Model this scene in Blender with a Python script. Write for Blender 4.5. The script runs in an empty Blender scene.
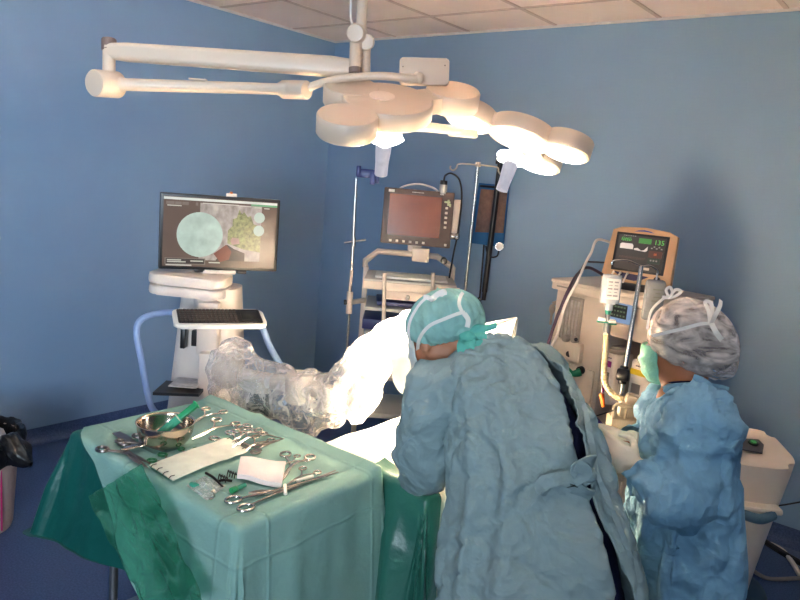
import bpy, bmesh, math, random
from mathutils import Vector, Matrix, noise
V = Vector
PI = math.pi
SC = bpy.context.scene
COL = SC.collection
random.seed(7)

# ------------------------------------------------------------------ camera
CAM = V((4.2002, -4.1936, 1.7733))
RX = V((0.77226, 0.62996, 0.08497)); UPV = V((-0.17137, 0.07881, 0.98205)); FW = V((-0.61196, 0.77266, -0.16880))
FW.normalize(); RX = (RX - FW * RX.dot(FW)).normalized(); UPV = RX.cross(FW)
FPX = 708.0
cd = bpy.data.cameras.new('camera'); cam = bpy.data.objects.new('camera', cd); COL.objects.link(cam)
cd.sensor_width = 36.0; cd.lens = FPX / 800 * 36.0; cd.clip_start = 0.05; cd.clip_end = 100
m = Matrix((RX, UPV, -FW)).transposed().to_4x4(); m.translation = CAM
cam.matrix_world = m
SC.camera = cam
vs = SC.view_settings
vs.view_transform = 'Standard'; vs.look = 'None'; vs.gamma = 1.0; vs.use_curve_mapping = False
vs.exposure = 0.0
SC.cycles.diffuse_bounces = 6; SC.cycles.max_bounces = 12; SC.cycles.sample_clamp_indirect = 0.0; SC.cycles.transparent_max_bounces = 16
# ------------------------------------------------------------------ world: daylight outside the window behind the camera
w = bpy.data.worlds.new('daylight'); SC.world = w; w.use_nodes = True
bg = w.node_tree.nodes['Background']; bg.inputs[0].default_value = (0.80, 0.90, 1.0, 1); bg.inputs[1].default_value = 4.0
# ------------------------------------------------------------------ room lamps: two unseen ceiling panels added as fill and the two surgical lamps
def area_light(name, loc, target, size, power, color, sy=None, spread=None):
    l = bpy.data.lights.new(name, 'AREA'); l.energy = power; l.color = color; l.shape = 'RECTANGLE'; l.size = size; l.size_y = sy or size
    if spread: l.spread = spread
    o = bpy.data.objects.new(name, l); COL.objects.link(o); o.location = loc
    o.rotation_euler = (V(target) - V(loc)).to_track_quat('-Z', 'Y').to_euler()
    return o
def spot_light(name, loc, target, power, color, deg, blend, radius):
    l = bpy.data.lights.new(name, 'SPOT'); l.energy = power; l.color = color; l.spot_size = math.radians(deg); l.spot_blend = blend; l.shadow_soft_size = radius
    o = bpy.data.objects.new(name, l); COL.objects.link(o); o.location = loc
    o.rotation_euler = (V(target) - V(loc)).to_track_quat('-Z', 'Y').to_euler()
    return o
FIELD = V((2.70, -1.98, 0.84))
spot_light('surgical_beam', (2.625, -2.25, 1.70), FIELD, 2300, (1.0, 0.76, 0.56), 45, 0.6, 0.10)
spot_light('surgical_beam', (2.745, -1.86, 1.69), FIELD + V((.0, .05, 0)), 2300, (1.0, 0.76, 0.56), 45, 0.6, 0.10)
area_light('ceiling_fill_light', (2.27, -3.45, 2.775), (2.27, -3.45, 0), 0.60, 5, (0.86, 0.94, 1.0))
area_light('ceiling_fill_light', (4.22, -2.78, 2.775), (4.22, -2.78, 0), 0.60, 5, (0.86, 0.94, 1.0))
area_light('window_daylight', (4.6, -5.95, 1.6), (0.0, -2.4, 1.95), 1.3, 38, (0.68, 0.84, 1.0), 1.2, 1.35)

# ------------------------------------------------------------------ helpers
def at(px, py, d):
    """the place seen at photo pixel (px, py) at depth d"""
    return CAM + (RX * ((px - 400) / FPX) - UPV * ((py - 300) / FPX) + FW) * d
def ray(px, py): return RX * ((px - 400) / FPX) - UPV * ((py - 300) / FPX) + FW
def on_z(px, py, z):
    r = ray(px, py); return CAM + r * ((z - CAM.z) / r.z)
def on_y(px, py, y):
    r = ray(px, py); return CAM + r * ((y - CAM.y) / r.y)
VR = V((RX.x, RX.y, 0)).normalized()       # horizontal, to the camera's right
VA = V((FW.x, FW.y, 0)).normalized()       # horizontal, away from the camera
ZZ = V((0, 0, 1))
ROTV = math.atan2(VR.y, VR.x)

def s2l(c):
    return tuple(((x / 255) / 12.92 if x / 255 <= 0.04045 else ((x / 255 + 0.055) / 1.055) ** 2.4) for x in c)
MATS = {}
def mat(name, rgb, rough=0.5, metal=0.0, var=0.08, nscale=8.0, bump=0.0, bscale=60.0, emit=0.0, spec=0.5, sss=0.0, trans=0.0, alpha=1.0, coat=0.0, crinkle=0.0, bdist=0.01):
    if name in MATS: return MATS[name]
    m = bpy.data.materials.new(name); MATS[name] = m; m.use_nodes = True
    nt = m.node_tree; b = nt.nodes['Principled BSDF']
    c = s2l(rgb)
    tc = nt.nodes.new('ShaderNodeTexCoord')
    nz = nt.nodes.new('ShaderNodeTexNoise'); nz.inputs['Scale'].default_value = nscale; nz.inputs['Detail'].default_value = 4
    nt.links.new(tc.outputs['Object'], nz.inputs['Vector'])
    rp = nt.nodes.new('ShaderNodeValToRGB')
    rp.color_ramp.elements[0].position = 0.3; rp.color_ramp.elements[1].position = 0.7
    rp.color_ramp.elements[0].color = tuple(x * (1 - var) for x in c) + (1,)
    rp.color_ramp.elements[1].color = tuple(min(1, x * (1 + var)) for x in c) + (1,)
    nt.links.new(nz.outputs['Fac'], rp.inputs['Fac']); nt.links.new(rp.outputs['Color'], b.inputs['Emission Color' if emit else 'Base Color'])
    if emit: b.inputs['Base Color'].default_value = (.02, .02, .02, 1)
    b.inputs['Roughness'].default_value = rough; b.inputs['Metallic'].default_value = metal
    b.inputs['Specular IOR Level'].default_value = spec
    if trans: b.inputs['Transmission Weight'].default_value = trans
    if alpha < 1: b.inputs['Alpha'].default_value = alpha
    if coat: b.inputs['Coat Weight'].default_value = coat
    if sss: b.inputs['Subsurface Weight'].default_value = sss; b.inputs['Subsurface Radius'].default_value = (0.02, 0.01, 0.006)
    if emit:
        b.inputs['Emission Strength'].default_value = emit
    if crinkle:
        wn = nt.nodes.new('ShaderNodeTexNoise'); wn.inputs['Scale'].default_value = 5; nt.links.new(tc.outputs['Object'], wn.inputs['Vector'])
        va = nt.nodes.new('ShaderNodeVectorMath'); va.operation = 'MULTIPLY_ADD'; va.inputs[1].default_value = (.16, .16, .16); nt.links.new(wn.outputs['Color'], va.inputs[0]); nt.links.new(tc.outputs['Object'], va.inputs[2])
        last = None
        for sc_v, wt in ((8, 1.0), (19, .42), (41, .16)):
            vo = nt.nodes.new('ShaderNodeTexVoronoi'); vo.inputs['Scale'].default_value = sc_v; nt.links.new(va.outputs[0], vo.inputs['Vector'])
            ma = nt.nodes.new('ShaderNodeMath'); ma.operation = 'MULTIPLY_ADD'; ma.inputs[1].default_value = wt; ma.inputs[2].default_value = 0
            nt.links.new(vo.outputs['Distance'], ma.inputs[0])
            if last is not None: nt.links.new(last, ma.inputs[2])
            last = ma.outputs[0]
        bp = nt.nodes.new('ShaderNodeBump'); bp.inputs['Strength'].default_value = crinkle; bp.inputs['Distance'].default_value = .035
        nt.links.new(last, bp.inputs['Height']); nt.links.new(bp.outputs['Normal'], b.inputs['Normal'])
    if bump:
        n2 = nt.nodes.new('ShaderNodeTexNoise'); n2.inputs['Scale'].default_value = bscale; n2.inputs['Detail'].default_value = 5
        nt.links.new(tc.outputs['Object'], n2.inputs['Vector'])
        bp = nt.nodes.new('ShaderNodeBump'); bp.inputs['Strength'].default_value = bump; bp.inputs['Distance'].default_value = bdist
        nt.links.new(n2.outputs['Fac'], bp.inputs['Height']); nt.links.new(bp.outputs['Normal'], b.inputs['Normal'])
    return m

WM = {}
def wm(o): return WM[o.name] if o is not None else Matrix()
def thing(name, label, cat, loc=(0, 0, 0), rotz=0.0, group=None, kind=None):
    o = bpy.data.objects.new(name, None); COL.objects.link(o); o.empty_display_size = 0.05
    o.location = loc; o.rotation_euler = (0, 0, rotz)
    WM[o.name] = Matrix.Translation(V(loc)) @ Matrix.Rotation(rotz, 4, 'Z')
    o['label'] = label; o['category'] = cat
    if group: o['group'] = group
    if kind: o['kind'] = kind
    return o
def tag(o, label, cat, group=None, kind=None):
    o['label'] = label; o['category'] = cat
    if group: o['group'] = group
    if kind: o['kind'] = kind
    return o

def spline(pts, n=8):
    """Catmull-Rom through points (vectors or tuples)"""
    P = [V(p) for p in pts]
    if len(P) < 3: return P
    out = []
    for i in range(len(P) - 1):
        p0 = P[max(i - 1, 0)]; p1 = P[i]; p2 = P[i + 1]; p3 = P[min(i + 2, len(P) - 1)]
        for k in range(n):
            t = k / n
            out.append(0.5 * ((2 * p1) + (p2 - p0) * t + (2 * p0 - 5 * p1 + 4 * p2 - p3) * t * t + (3 * p1 - p0 - 3 * p2 + p3) * t ** 3))
    out.append(P[-1]); return out
def lerp(a, b, t): return a + (b - a) * t
def interp(keys, t):
    """keys: list of (t, value) sorted; smooth interpolation of float / tuple / Vector"""
    if t <= keys[0][0]: return keys[0][1]
    for (a, va), (b, vb) in zip(keys, keys[1:]):
        if t <= b:
            u = (t - a) / (b - a)
            return va + (vb - va) * u
    return keys[-1][1]
def crspline(vals, t):
    """Catmull-Rom through equally spaced values, t in 0..1"""
    n = len(vals) - 1; x = min(max(t, 0), 1) * n; i = min(int(x), n - 1); u = x - i
    p0 = vals[max(i - 1, 0)]; p1 = vals[i]; p2 = vals[i + 1]; p3 = vals[min(i + 2, n)]
    return 0.5 * ((2 * p1) + (p2 - p0) * u + (2 * p0 - 5 * p1 + 4 * p2 - p3) * u * u + (3 * p1 - p0 - 3 * p2 + p3) * u ** 3)

class MB:
    def __init__(s): s.bm = bmesh.new()
    def _new(s, verts, M):
        if M is not None: bmesh.ops.transform(s.bm, matrix=M, verts=verts)
    def box(s, c, size, M=None, bev=0.0, seg=2):
        r = bmesh.ops.create_cube(s.bm, size=1.0); vs_ = r['verts']
        bmesh.ops.scale(s.bm, vec=V(size), verts=vs_)
        if bev:
            es = list({e for v in vs_ for e in v.link_edges})
            rb = bmesh.ops.bevel(s.bm, geom=es, offset=bev, segments=seg, affect='EDGES', profile=0.5)
            vs_ = list({v for f in rb['faces'] for v in f.verts} | {v for v in vs_ if v.is_valid})
        bmesh.ops.translate(s.bm, vec=V(c), verts=vs_)
        s._new(vs_, M); return s
    def tube(s, pts, r, n=10, cap=True, M=None, closed=False, flat=1.0, up=None):
        P = [V(p) for p in pts]; N = len(P)
        R = r if isinstance(r, (list, tuple)) else [r] * N
        rings = []; prev = None
        for i in range(N):
            if closed: t = P[(i + 1) % N] - P[i - 1]
            else: t = P[min(i + 1, N - 1)] - P[max(i - 1, 0)]
            if t.length < 1e-9: t = V((0, 0, 1))
            t.normalize()
            if prev is None:
                a = V(up) if up is not None else (V((0, 0, 1)) if abs(t.z) < 0.9 else V((1, 0, 0)))
                u = (a - t * a.dot(t)).normalized()
            else:
                u = prev - t * prev.dot(t)
                u = u.normalized() if u.length > 1e-6 else t.orthogonal().normalized()
            prev = u; w_ = t.cross(u)
            ri = R[min(int(i * len(R) / N), len(R) - 1)] if len(R) != N else R[i]
            rings.append([s.bm.verts.new(P[i] + (u * math.cos(2 * PI * k / n) * flat + w_ * math.sin(2 * PI * k / n)) * ri) for k in range(n)])
        for i in range(N if closed else N - 1):
            a = rings[i]; b = rings[(i + 1) % N]
            for k in range(n):
                s.bm.faces.new((a[k], a[(k + 1) % n], b[(k + 1) % n], b[k]))
        if cap and not closed:
            s.bm.faces.new(rings[0][::-1]); s.bm.faces.new(rings[-1])
        s._new([v for q in rings for v in q], M); return s
    def cyl(s, p0, p1, r0, r1=None, n=20, M=None, bev=0.0):
        r1 = r0 if r1 is None else r1
        p0 = V(p0); p1 = V(p1); d = (p1 - p0); L = d.length; d.normalize()
        if bev:
            return s.tube([p0, p0 + d * bev * .02, p0 + d * bev, p1 - d * bev, p1 - d * bev * .02, p1], [r0 - bev, r0 - bev * .7, r0, r1, r1 - bev * .7, r1 - bev], n, True, M)
        return s.tube([p0, p1], [r0, r1], n, True, M)
    def lathe(s, prof, n=24, M=None, cap0=True, cap1=True):
        rings = [[s.bm.verts.new((r * math.cos(2 * PI * k / n), r * math.sin(2 * PI * k / n), z)) for k in range(n)] for r, z in prof]
        for a, b in zip(rings, rings[1:]):
            for k in range(n): s.bm.faces.new((a[k], a[(k + 1) % n], b[(k + 1) % n], b[k]))
        if cap0: s.bm.faces.new(rings[0][::-1])
        if cap1: s.bm.faces.new(rings[-1])
        s._new([v for q in rings for v in q], M); return s
    def ell(s, c, r, M=None, u=20, v=12):
        q = bmesh.ops.create_uvsphere(s.bm, u_segments=u, v_segments=v, radius=1.0)['verts']
        rr = (r, r, r) if not isinstance(r, (tuple, list, Vector)) else r
        bmesh.ops.scale(s.bm, vec=V(rr), verts=q)
        if M is not None: bmesh.ops.transform(s.bm, matrix=M, verts=q)
        bmesh.ops.translate(s.bm, vec=V(c), verts=q); return s
    def prism(s, out, h, M=None, z0=0.0, bev=0.0):
        a = [s.bm.verts.new((x, y, z0)) for x, y in out]; b = [s.bm.verts.new((x, y, z0 + h)) for x, y in out]; n = len(out)
        fs = [s.bm.faces.new(a[::-1]), s.bm.faces.new(b)]
        for k in range(n): s.bm.faces.new((a[k], a[(k + 1) % n], b[(k + 1) % n], b[k]))
        vs_ = a + b
        if bev:
            es = [e for f in fs for e in f.edges]
            rb = bmesh.ops.bevel(s.bm, geom=es, offset=bev, segments=2, affect='EDGES', profile=0.5)
            vs_ = list({v for f in rb['faces'] for v in f.verts} | {v for v in vs_ if v.is_valid})
        s._new(vs_, M); return s
    def grid(s, fn, nu, nv, closed_u=False, M=None):
        g = [[s.bm.verts.new(fn(i / (nu if closed_u else nu - 1), j / (nv - 1))) for i in range(nu)] for j in range(nv)]
        for j in range(nv - 1):
            for i in range(nu if closed_u else nu - 1):
                s.bm.faces.new((g[j][i], g[j][(i + 1) % nu], g[j + 1][(i + 1) % nu], g[j + 1][i]))
        s._new([v for q in g for v in q], M); return g
    def solidify(s, t):
        bmesh.ops.recalc_face_normals(s.bm, faces=s.bm.faces)
        bmesh.ops.solidify(s.bm, geom=list(s.bm.faces), thickness=t)
        for v in s.bm.verts:          # tame mitre spikes at sharp creases
            nb = [e.other_vert(v).co for e in v.link_edges]
            if nb:
                c = sum(nb, V()) / len(nb); L = sum((p - c).length for p in nb) / len(nb)
                if (v.co - c).length > max(4 * L, .06): v.co = sorted(nb, key=lambda p: (p - c).length)[0]
        return s
    def build(s, name, material, parent=None, world=False, smooth=40, recalc=True):
        if recalc: bmesh.ops.recalc_face_normals(s.bm, faces=s.bm.faces)
        if world and parent is not None: bmesh.ops.transform(s.bm, matrix=wm(parent).inverted(), verts=s.bm.verts)
        me = bpy.data.meshes.new(name); s.bm.to_mesh(me); s.bm.free()
        if smooth:
            me.polygons.foreach_set('use_smooth', [True] * len(me.polygons))
            if smooth < 180: me.set_sharp_from_angle(angle=math.radians(smooth))
        me.materials.append(material)
        o = bpy.data.objects.new(name, me); COL.objects.link(o)
        if parent is not None: o.parent = parent
        WM[o.name] = wm(parent) if parent is not None else Matrix()
        return o
def structure(o, label=None, cat=None):
    o['kind'] = 'structure'
    return o
def copy_tree(o, parent=None):
    c = o.copy(); COL.objects.link(c)
    if parent is not None: c.parent = parent
    for ch in list(o.children): copy_tree(ch, c)
    return c
def rrect(w, h, r, n=5):
    out = []
    for cx, cy, a0 in ((w / 2 - r, h / 2 - r, 0), (-w / 2 + r, h / 2 - r, 90), (-w / 2 + r, -h / 2 + r, 180), (w / 2 - r, -h / 2 + r, 270)):
        for k in range(n + 1):
            a = math.radians(a0 + 90 * k / n); out.append((cx + r * math.cos(a), cy + r * math.sin(a)))
    return out
def frame(o, x, y, z):
    """matrix with the given columns"""
    M = Matrix((V(x), V(y), V(z))).transposed().to_4x4(); M.translation = V(o); return M
def text_bm(body, size, M, mb=None):
    cu = bpy.data.curves.new('lettering', 'FONT'); cu.body = body; cu.size = size; cu.align_x = 'CENTER'; cu.align_y = 'CENTER'; cu.extrude = 0.0004; cu.resolution_u = 2
    ob = bpy.data.objects.new('lettering', cu); COL.objects.link(ob)
    bpy.context.view_layer.update()
    me = bpy.data.meshes.new_from_object(ob.evaluated_get(bpy.context.evaluated_depsgraph_get()))
    mb = mb or MB()
    b2 = bmesh.new(); b2.from_mesh(me); bmesh.ops.transform(b2, matrix=M, verts=b2.verts)
    tmp = bpy.data.meshes.new('t'); b2.to_mesh(tmp); b2.free(); mb.bm.from_mesh(tmp)
    bpy.data.objects.remove(ob); bpy.data.curves.remove(cu); bpy.data.meshes.remove(me); bpy.data.meshes.remove(tmp)
    return mb
def fbm(p, oct=3): 
    return noise.fractal(p, 1.0, 2.0, oct)
def ridged(p): 
    return 1 - abs(noise.noise(p)) * 2
def remesh_bm(mb, voxel, smooth=4):
    """closed shapes of a builder fused to one continuous skin"""
    me = bpy.data.meshes.new('t'); bmesh.ops.recalc_face_normals(mb.bm, faces=mb.bm.faces); mb.bm.to_mesh(me); mb.bm.free()
    ob = bpy.data.objects.new('t', me); COL.objects.link(ob)
    md = ob.modifiers.new('r', 'REMESH'); md.mode = 'VOXEL'; md.voxel_size = voxel
    bpy.context.view_layer.update()
    m2 = bpy.data.meshes.new_from_object(ob.evaluated_get(bpy.context.evaluated_depsgraph_get()))
    r = MB(); r.bm.from_mesh(m2)
    bpy.data.objects.remove(ob); bpy.data.meshes.remove(me); bpy.data.meshes.remove(m2)
    for _ in range(smooth): bmesh.ops.smooth_vert(r.bm, verts=r.bm.verts, factor=0.5, use_axis_x=True, use_axis_y=True, use_axis_z=True)
    return r
# ------------------------------------------------------------------ room shell
RXMAX, RYMIN, RH = 6.0, -6.0, 2.8
def wall_mat():
    m = bpy.data.materials.new('blue_wall_paint'); m.use_nodes = True; nt = m.node_tree; b = nt.nodes['Principled BSDF']
    tc = nt.nodes.new('ShaderNodeTexCoord'); nz = nt.nodes.new('ShaderNodeTexNoise'); nz.inputs['Scale'].default_value = 1.6; nz.inputs['Detail'].default_value = 6
    rp = nt.nodes.new('ShaderNodeValToRGB'); nt.links.new(tc.outputs['Object'], nz.inputs['Vector']); nt.links.new(nz.outputs['Fac'], rp.inputs['Fac'])
    rp.color_ramp.elements[0].color = s2l((132, 161, 190)) + (1,); rp.color_ramp.elements[1].color = s2l((139, 168, 197)) + (1,)
    nt.links.new(rp.outputs['Color'], b.inputs['Base Color']); b.inputs['Roughness'].default_value = 0.5; b.inputs['Specular IOR Level'].default_value = 0.35
    n2 = nt.nodes.new('ShaderNodeTexNoise'); n2.inputs['Scale'].default_value = 180; nt.links.new(tc.outputs['Object'], n2.inputs['Vector'])
    bp = nt.nodes.new('ShaderNodeBump'); bp.inputs['Strength'].default_value = 0.08; bp.inputs['Distance'].default_value = 0.003
    nt.links.new(n2.outputs['Fac'], bp.inputs['Height']); nt.links.new(bp.outputs['Normal'], b.inputs['Normal']); return m
WALL = wall_mat()
def floor_mat():
    m = bpy.data.materials.new('blue_speckled_vinyl'); m.use_nodes = True; nt = m.node_tree; b = nt.nodes['Principled BSDF']
    tc = nt.nodes.new('ShaderNodeTexCoord'); nz = nt.nodes.new('ShaderNodeTexNoise'); nz.inputs['Scale'].default_value = 120; nz.inputs['Detail'].default_value = 3
    rp = nt.nodes.new('ShaderNodeValToRGB'); nt.links.new(tc.outputs['Object'], nz.inputs['Vector']); nt.links.new(nz.outputs['Fac'], rp.inputs['Fac'])
    rp.color_ramp.elements[0].position = .35; rp.color_ramp.elements[1].position = .7
    rp.color_ramp.elements[0].color = s2l((54, 74, 114)) + (1,); rp.color_ramp.elements[1].color = s2l((78, 98, 138)) + (1,)
    nt.links.new(rp.outputs['Color'], b.inputs['Base Color']); b.inputs['Roughness'].default_value = 0.42; return m
FLOOR = floor_mat()
TILE = mat('ceiling_tile_mineral', (240, 216, 204), 0.9, var=0.04, nscale=2.0, bump=0.15, bscale=220, bdist=0.002)
GRIDM = mat('ceiling_grid_metal', (206, 176, 160), 0.55, var=0.04)
TRIMM = mat('ceiling_edge_trim', (226, 214, 208), 0.6)
structure(MB().box((RXMAX / 2, RYMIN / 2, -0.05), (RXMAX + .2, -RYMIN + .2, 0.1)).build('floor', FLOOR, smooth=0))
structure(MB().box((RXMAX / 2, RYMIN / 2, RH + 0.05), (RXMAX + .2, -RYMIN + .2, 0.1)).build('ceiling', TILE, smooth=0))
structure(MB().box((-0.05, RYMIN / 2, RH / 2), (0.1, -RYMIN + .2, RH)).build('wall_left', WALL, smooth=0))
structure(MB().box((RXMAX / 2, 0.05, RH / 2), (RXMAX + .2, 0.1, RH)).build('wall_back', WALL, smooth=0))
structure(MB().box((RXMAX + 0.05, RYMIN / 2, RH / 2), (0.1, -RYMIN + .2, RH)).build('wall_right', WALL, smooth=0))
# front wall (behind the camera) with a window opening
WX0, WX1, WZ0, WZ1 = 3.7, 5.3, 0.95, 2.2
b = MB()
b.box((WX0 / 2 - .05, RYMIN - .05, RH / 2), (WX0 + .1, .1, RH)).box(((WX1 + RXMAX) / 2 + .05, RYMIN - .05, RH / 2), (RXMAX - WX1 + .1, .1, RH))
b.box(((WX0 + WX1) / 2, RYMIN - .05, WZ0 / 2), (WX1 - WX0, .1, WZ0)).box(((WX0 + WX1) / 2, RYMIN - .05, (WZ1 + RH) / 2), (WX1 - WX0, .1, RH - WZ1))
structure(b.build('wall_front', WALL, smooth=0))
b = MB()
for x in (WX0 + .03, WX1 - .03, (WX0 + WX1) / 2): b.box((x, RYMIN - .04, (WZ0 + WZ1) / 2), (.06, .07, WZ1 - WZ0))
for z in (WZ0 + .03, WZ1 - .03): b.box(((WX0 + WX1) / 2, RYMIN - .04, z), (WX1 - WX0, .07, .06))
win = structure(b.build('window_1', mat('white_window_frame', (235, 235, 232), 0.4), smooth=0))
pm_ = bpy.data.materials.new('window_glass'); pm_.use_nodes = True; n_t = pm_.node_tree; gl_ = n_t.nodes.new('ShaderNodeBsdfGlossy'); gl_.inputs['Roughness'].default_value = .02; tr_ = n_t.nodes.new('ShaderNodeBsdfTransparent'); mx_ = n_t.nodes.new('ShaderNodeMixShader'); mx_.inputs['Fac'].default_value = .06
n_t.links.new(tr_.outputs[0], mx_.inputs[1]); n_t.links.new(gl_.outputs[0], mx_.inputs[2]); n_t.links.new(mx_.outputs[0], n_t.nodes['Material Output'].inputs['Surface'])
MB().box(((WX0 + WX1) / 2, RYMIN - .045, (WZ0 + WZ1) / 2), (WX1 - WX0 - .08, .006, WZ1 - WZ0 - .08)).build('pane', pm_, win, smooth=0)
# suspended ceiling grid
b = MB()
GX = [1.29 + .654 * k for k in range(-1, 8)]; GY = [-.466 - .66 * k for k in range(0, 9)]
for x in GX: b.box((x, RYMIN / 2, RH - .002), (.024, -RYMIN, .008))
for y in GY: b.box((RXMAX / 2, y, RH - .0025), (RXMAX, .024, .008))
structure(b.build('trim_1', GRIDM, smooth=0))
b = MB()
b.box((RXMAX / 2, -.012, RH - .008), (RXMAX, .024, .012)).box((.012, RYMIN / 2, RH - .008), (.024, -RYMIN, .012))
structure(b.build('trim_2', TRIMM, smooth=0))
def cove(name, p0, p1, nrm):
    p0 = V(p0); p1 = V(p1); nrm = V(nrm); b = MB()
    prof = [(0.004, .10), (.006, .05), (.012, .025), (.028, .008), (.05, .002)]
    b.grid(lambda u, v: p0.lerp(p1, u) + nrm * prof[int(round(v * 4))][0] + ZZ * prof[int(round(v * 4))][1], 2, 5)
    return structure(b.build(name, FLOOR))
cove('baseboard_left', (0, RYMIN, 0), (0, 0, 0), (1, 0, 0)); cove('baseboard_back', (0, 0, 0), (RXMAX, 0, 0), (0, -1, 0))
# shallow boxed pipe duct in the corner on the back wall and ceiling luminaires added out of view for fill light
for i, (x, y) in enumerate(((2.27, -3.45), (4.22, -2.78))):
    t = thing('ceiling_light', ('added unseen square ceiling light over the instrument table' if i == 0 else 'added unseen square ceiling light behind the two gowned people'), 'ceiling light', (x, y, RH - .006))
    bb = MB()
    for s in (-1, 1): bb.box((s * .315, 0, 0), (.03, .66, .016)).box((0, s * .315, 0), (.66, .03, .016))
    bb.build('added_light_frame', TRIMM, t, smooth=0)
    MB().box((0, 0, 0), (.6, .6, .006)).build('added_diffuser', mat('added_light_diffuser', (240, 245, 250), 0.4, emit=.8), t, smooth=0)
# ------------------------------------------------------------------ surgical light on its ceiling column
LW = mat('lamp_enamel', (204, 184, 164), 0.35, var=0.03, nscale=3)
LGREY = mat('lamp_grey_collar', (120, 100, 92), 0.5)
LENS = mat('lamp_led_lens', (255, 246, 232), 0.3, var=0.02, emit=5.0)
GLOW = mat('handle_guard_painted_glow', (255, 250, 244), 0.3, var=0.02, emit=7.0)  # lamp light caught by the guard, painted as emission
HANDLE = mat('handle_cover_painted_glow', (226, 226, 246), 0.35, var=0.12, nscale=30, emit=0.55, bump=.3, bscale=40)  # light passing through the handle, painted as a faint glow
lamp = thing('surgical_light', 'white two headed surgical light on jointed arms hanging from the ceiling', 'surgical light', (2.47, -2.359, 2.8))
top = at(359, 20, 2.40)
b = MB(); cx, cy = top.x, top.y
b.cyl((cx, cy, 2.8), (cx, cy, 2.76), .10, .09, 28).cyl((cx, cy, 2.77), at(361, 30, 2.40), .0185, n=20)
b.build('ceiling_column', LW, lamp, True)
MB().tube(spline([(cx - .035, cy - .02, 2.79), at(351, 0, 2.38), at(352, 24, 2.38)], 6), .004, 8).build('cable', mat('white_cable', (225, 215, 208), .5), lamp, True)
b = MB()
b.cyl(at(355, 33, 2.33), at(360, 35, 2.42), .0295, n=28, bev=.004)
b.cyl(at(366, 42, 2.38), at(367, 42, 2.47), .027, n=28, bev=.004)
b.cyl(at(356, 36, 2.38), at(355, 73, 2.38), .0205, n=22).cyl(at(366, 40, 2.42), at(365.5, 77, 2.42), .0165, n=22)
kn = b.build('elbow_joint', LW, lamp, True)
MB().cyl(at(355, 68, 2.38), at(355, 73.5, 2.38), .0215, n=22).build('collar', LGREY, kn, True)
def arm_prof(pa, pb, ha, hb, wd, mb):
    pa = V(pa); pb = V(pb); t = (pb - pa).normalized(); up = (ZZ - t * ZZ.dot(t)).normalized(); sd = t.cross(up)
    o = rrect(1, 1, .28, 4); n = len(o)
    rings = []
    for k in range(13):
        u = k / 12; c = pa.lerp(pb, u); h = lerp(ha, hb, u)
        e = 1 if 0 < k < 12 else .82
        rings.append([mb.bm.verts.new(c + sd * x * wd * e + up * y * h * e) for x, y in o])
    for a, c in zip(rings, rings[1:]):
        for k in range(n): mb.bm.faces.new((a[k], a[(k + 1) % n], c[(k + 1) % n], c[k]))
    mb.bm.faces.new(rings[0][::-1]); mb.bm.faces.new(rings[-1]); return mb
arm_prof(at(352, 68, 2.40), at(107, 51, 2.40), .068, .060, .055, MB()).build('extension_arm', LW, lamp, True)
b = MB(); b.cyl(at(109, 47, 2.4), at(109, 74, 2.4), .021, n=22)
b.cyl(at(94, 83, 2.34), at(118, 85, 2.43), .0445, n=32, bev=.005)
pv = b.build('pivot_joint', LW, lamp, True)
MB().cyl(at(109, 39, 2.4), at(109, 51, 2.4), .0245, n=22, bev=.003).build('collar', LGREY, pv, True)
b = MB()
b.tube([at(112, 84, 2.40), at(122, 84.5, 2.4), at(124, 84.5, 2.4), at(277, 89, 2.40), at(281, 89, 2.4), at(290, 89.5, 2.4)], [.026, .026, .021, .019, .026, .028], 20)
b.cyl(at(283, 89.5, 2.42), at(307, 90, 2.36), .031, n=28, bev=.004)
sp = b.build('spring_arm', LW, lamp, True)
MB().box((0, 0, 0), (.06, .018, .006), frame(at(198, 79.5, 2.4), VR, VA, ZZ), bev=.002).build('latch', LW, sp, True)
b = MB(); b.tube(spline([at(300, 92, 2.38), at(318, 84, 2.37), at(345, 78, 2.35), at(380, 76, 2.34), at(405, 78, 2.34), at(420, 79, 2.36)], 6), .0135, 14)
b.ell(at(418, 78, 2.36), .02)
b.build('curved_arm', LW, lamp, True)
b = MB(); b.prism(rrect(.17, .088, .012), .045, frame(at(424, 73, 2.46), VR * .998 + ZZ * .06, ZZ * .998 - VR * .06, -VA), bev=.006)
cb = b.build('control_box', LW, lamp, True)
for s_x in (-1, 1): MB().ell(at(424 + s_x * 21, 66 - s_x * .5, 2.41), .0025).build('screw', LGREY, cb, True)
b = MB(); b.cyl(at(365.5, 76, 2.43), at(367, 122, 2.5), .0165, n=18)
b.tube([at(367, 121, 2.5), at(385, 123, 2.54), at(445, 129, 2.64), at(462, 131, 2.68)], [.02, .021, .017, .017], 18)
b.box((0, 0, 0), (.11, .04, .03), frame(at(463, 133, 2.68), VR, VA, ZZ), bev=.006)
b.build('lower_arm', LW, lamp, True)

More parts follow.
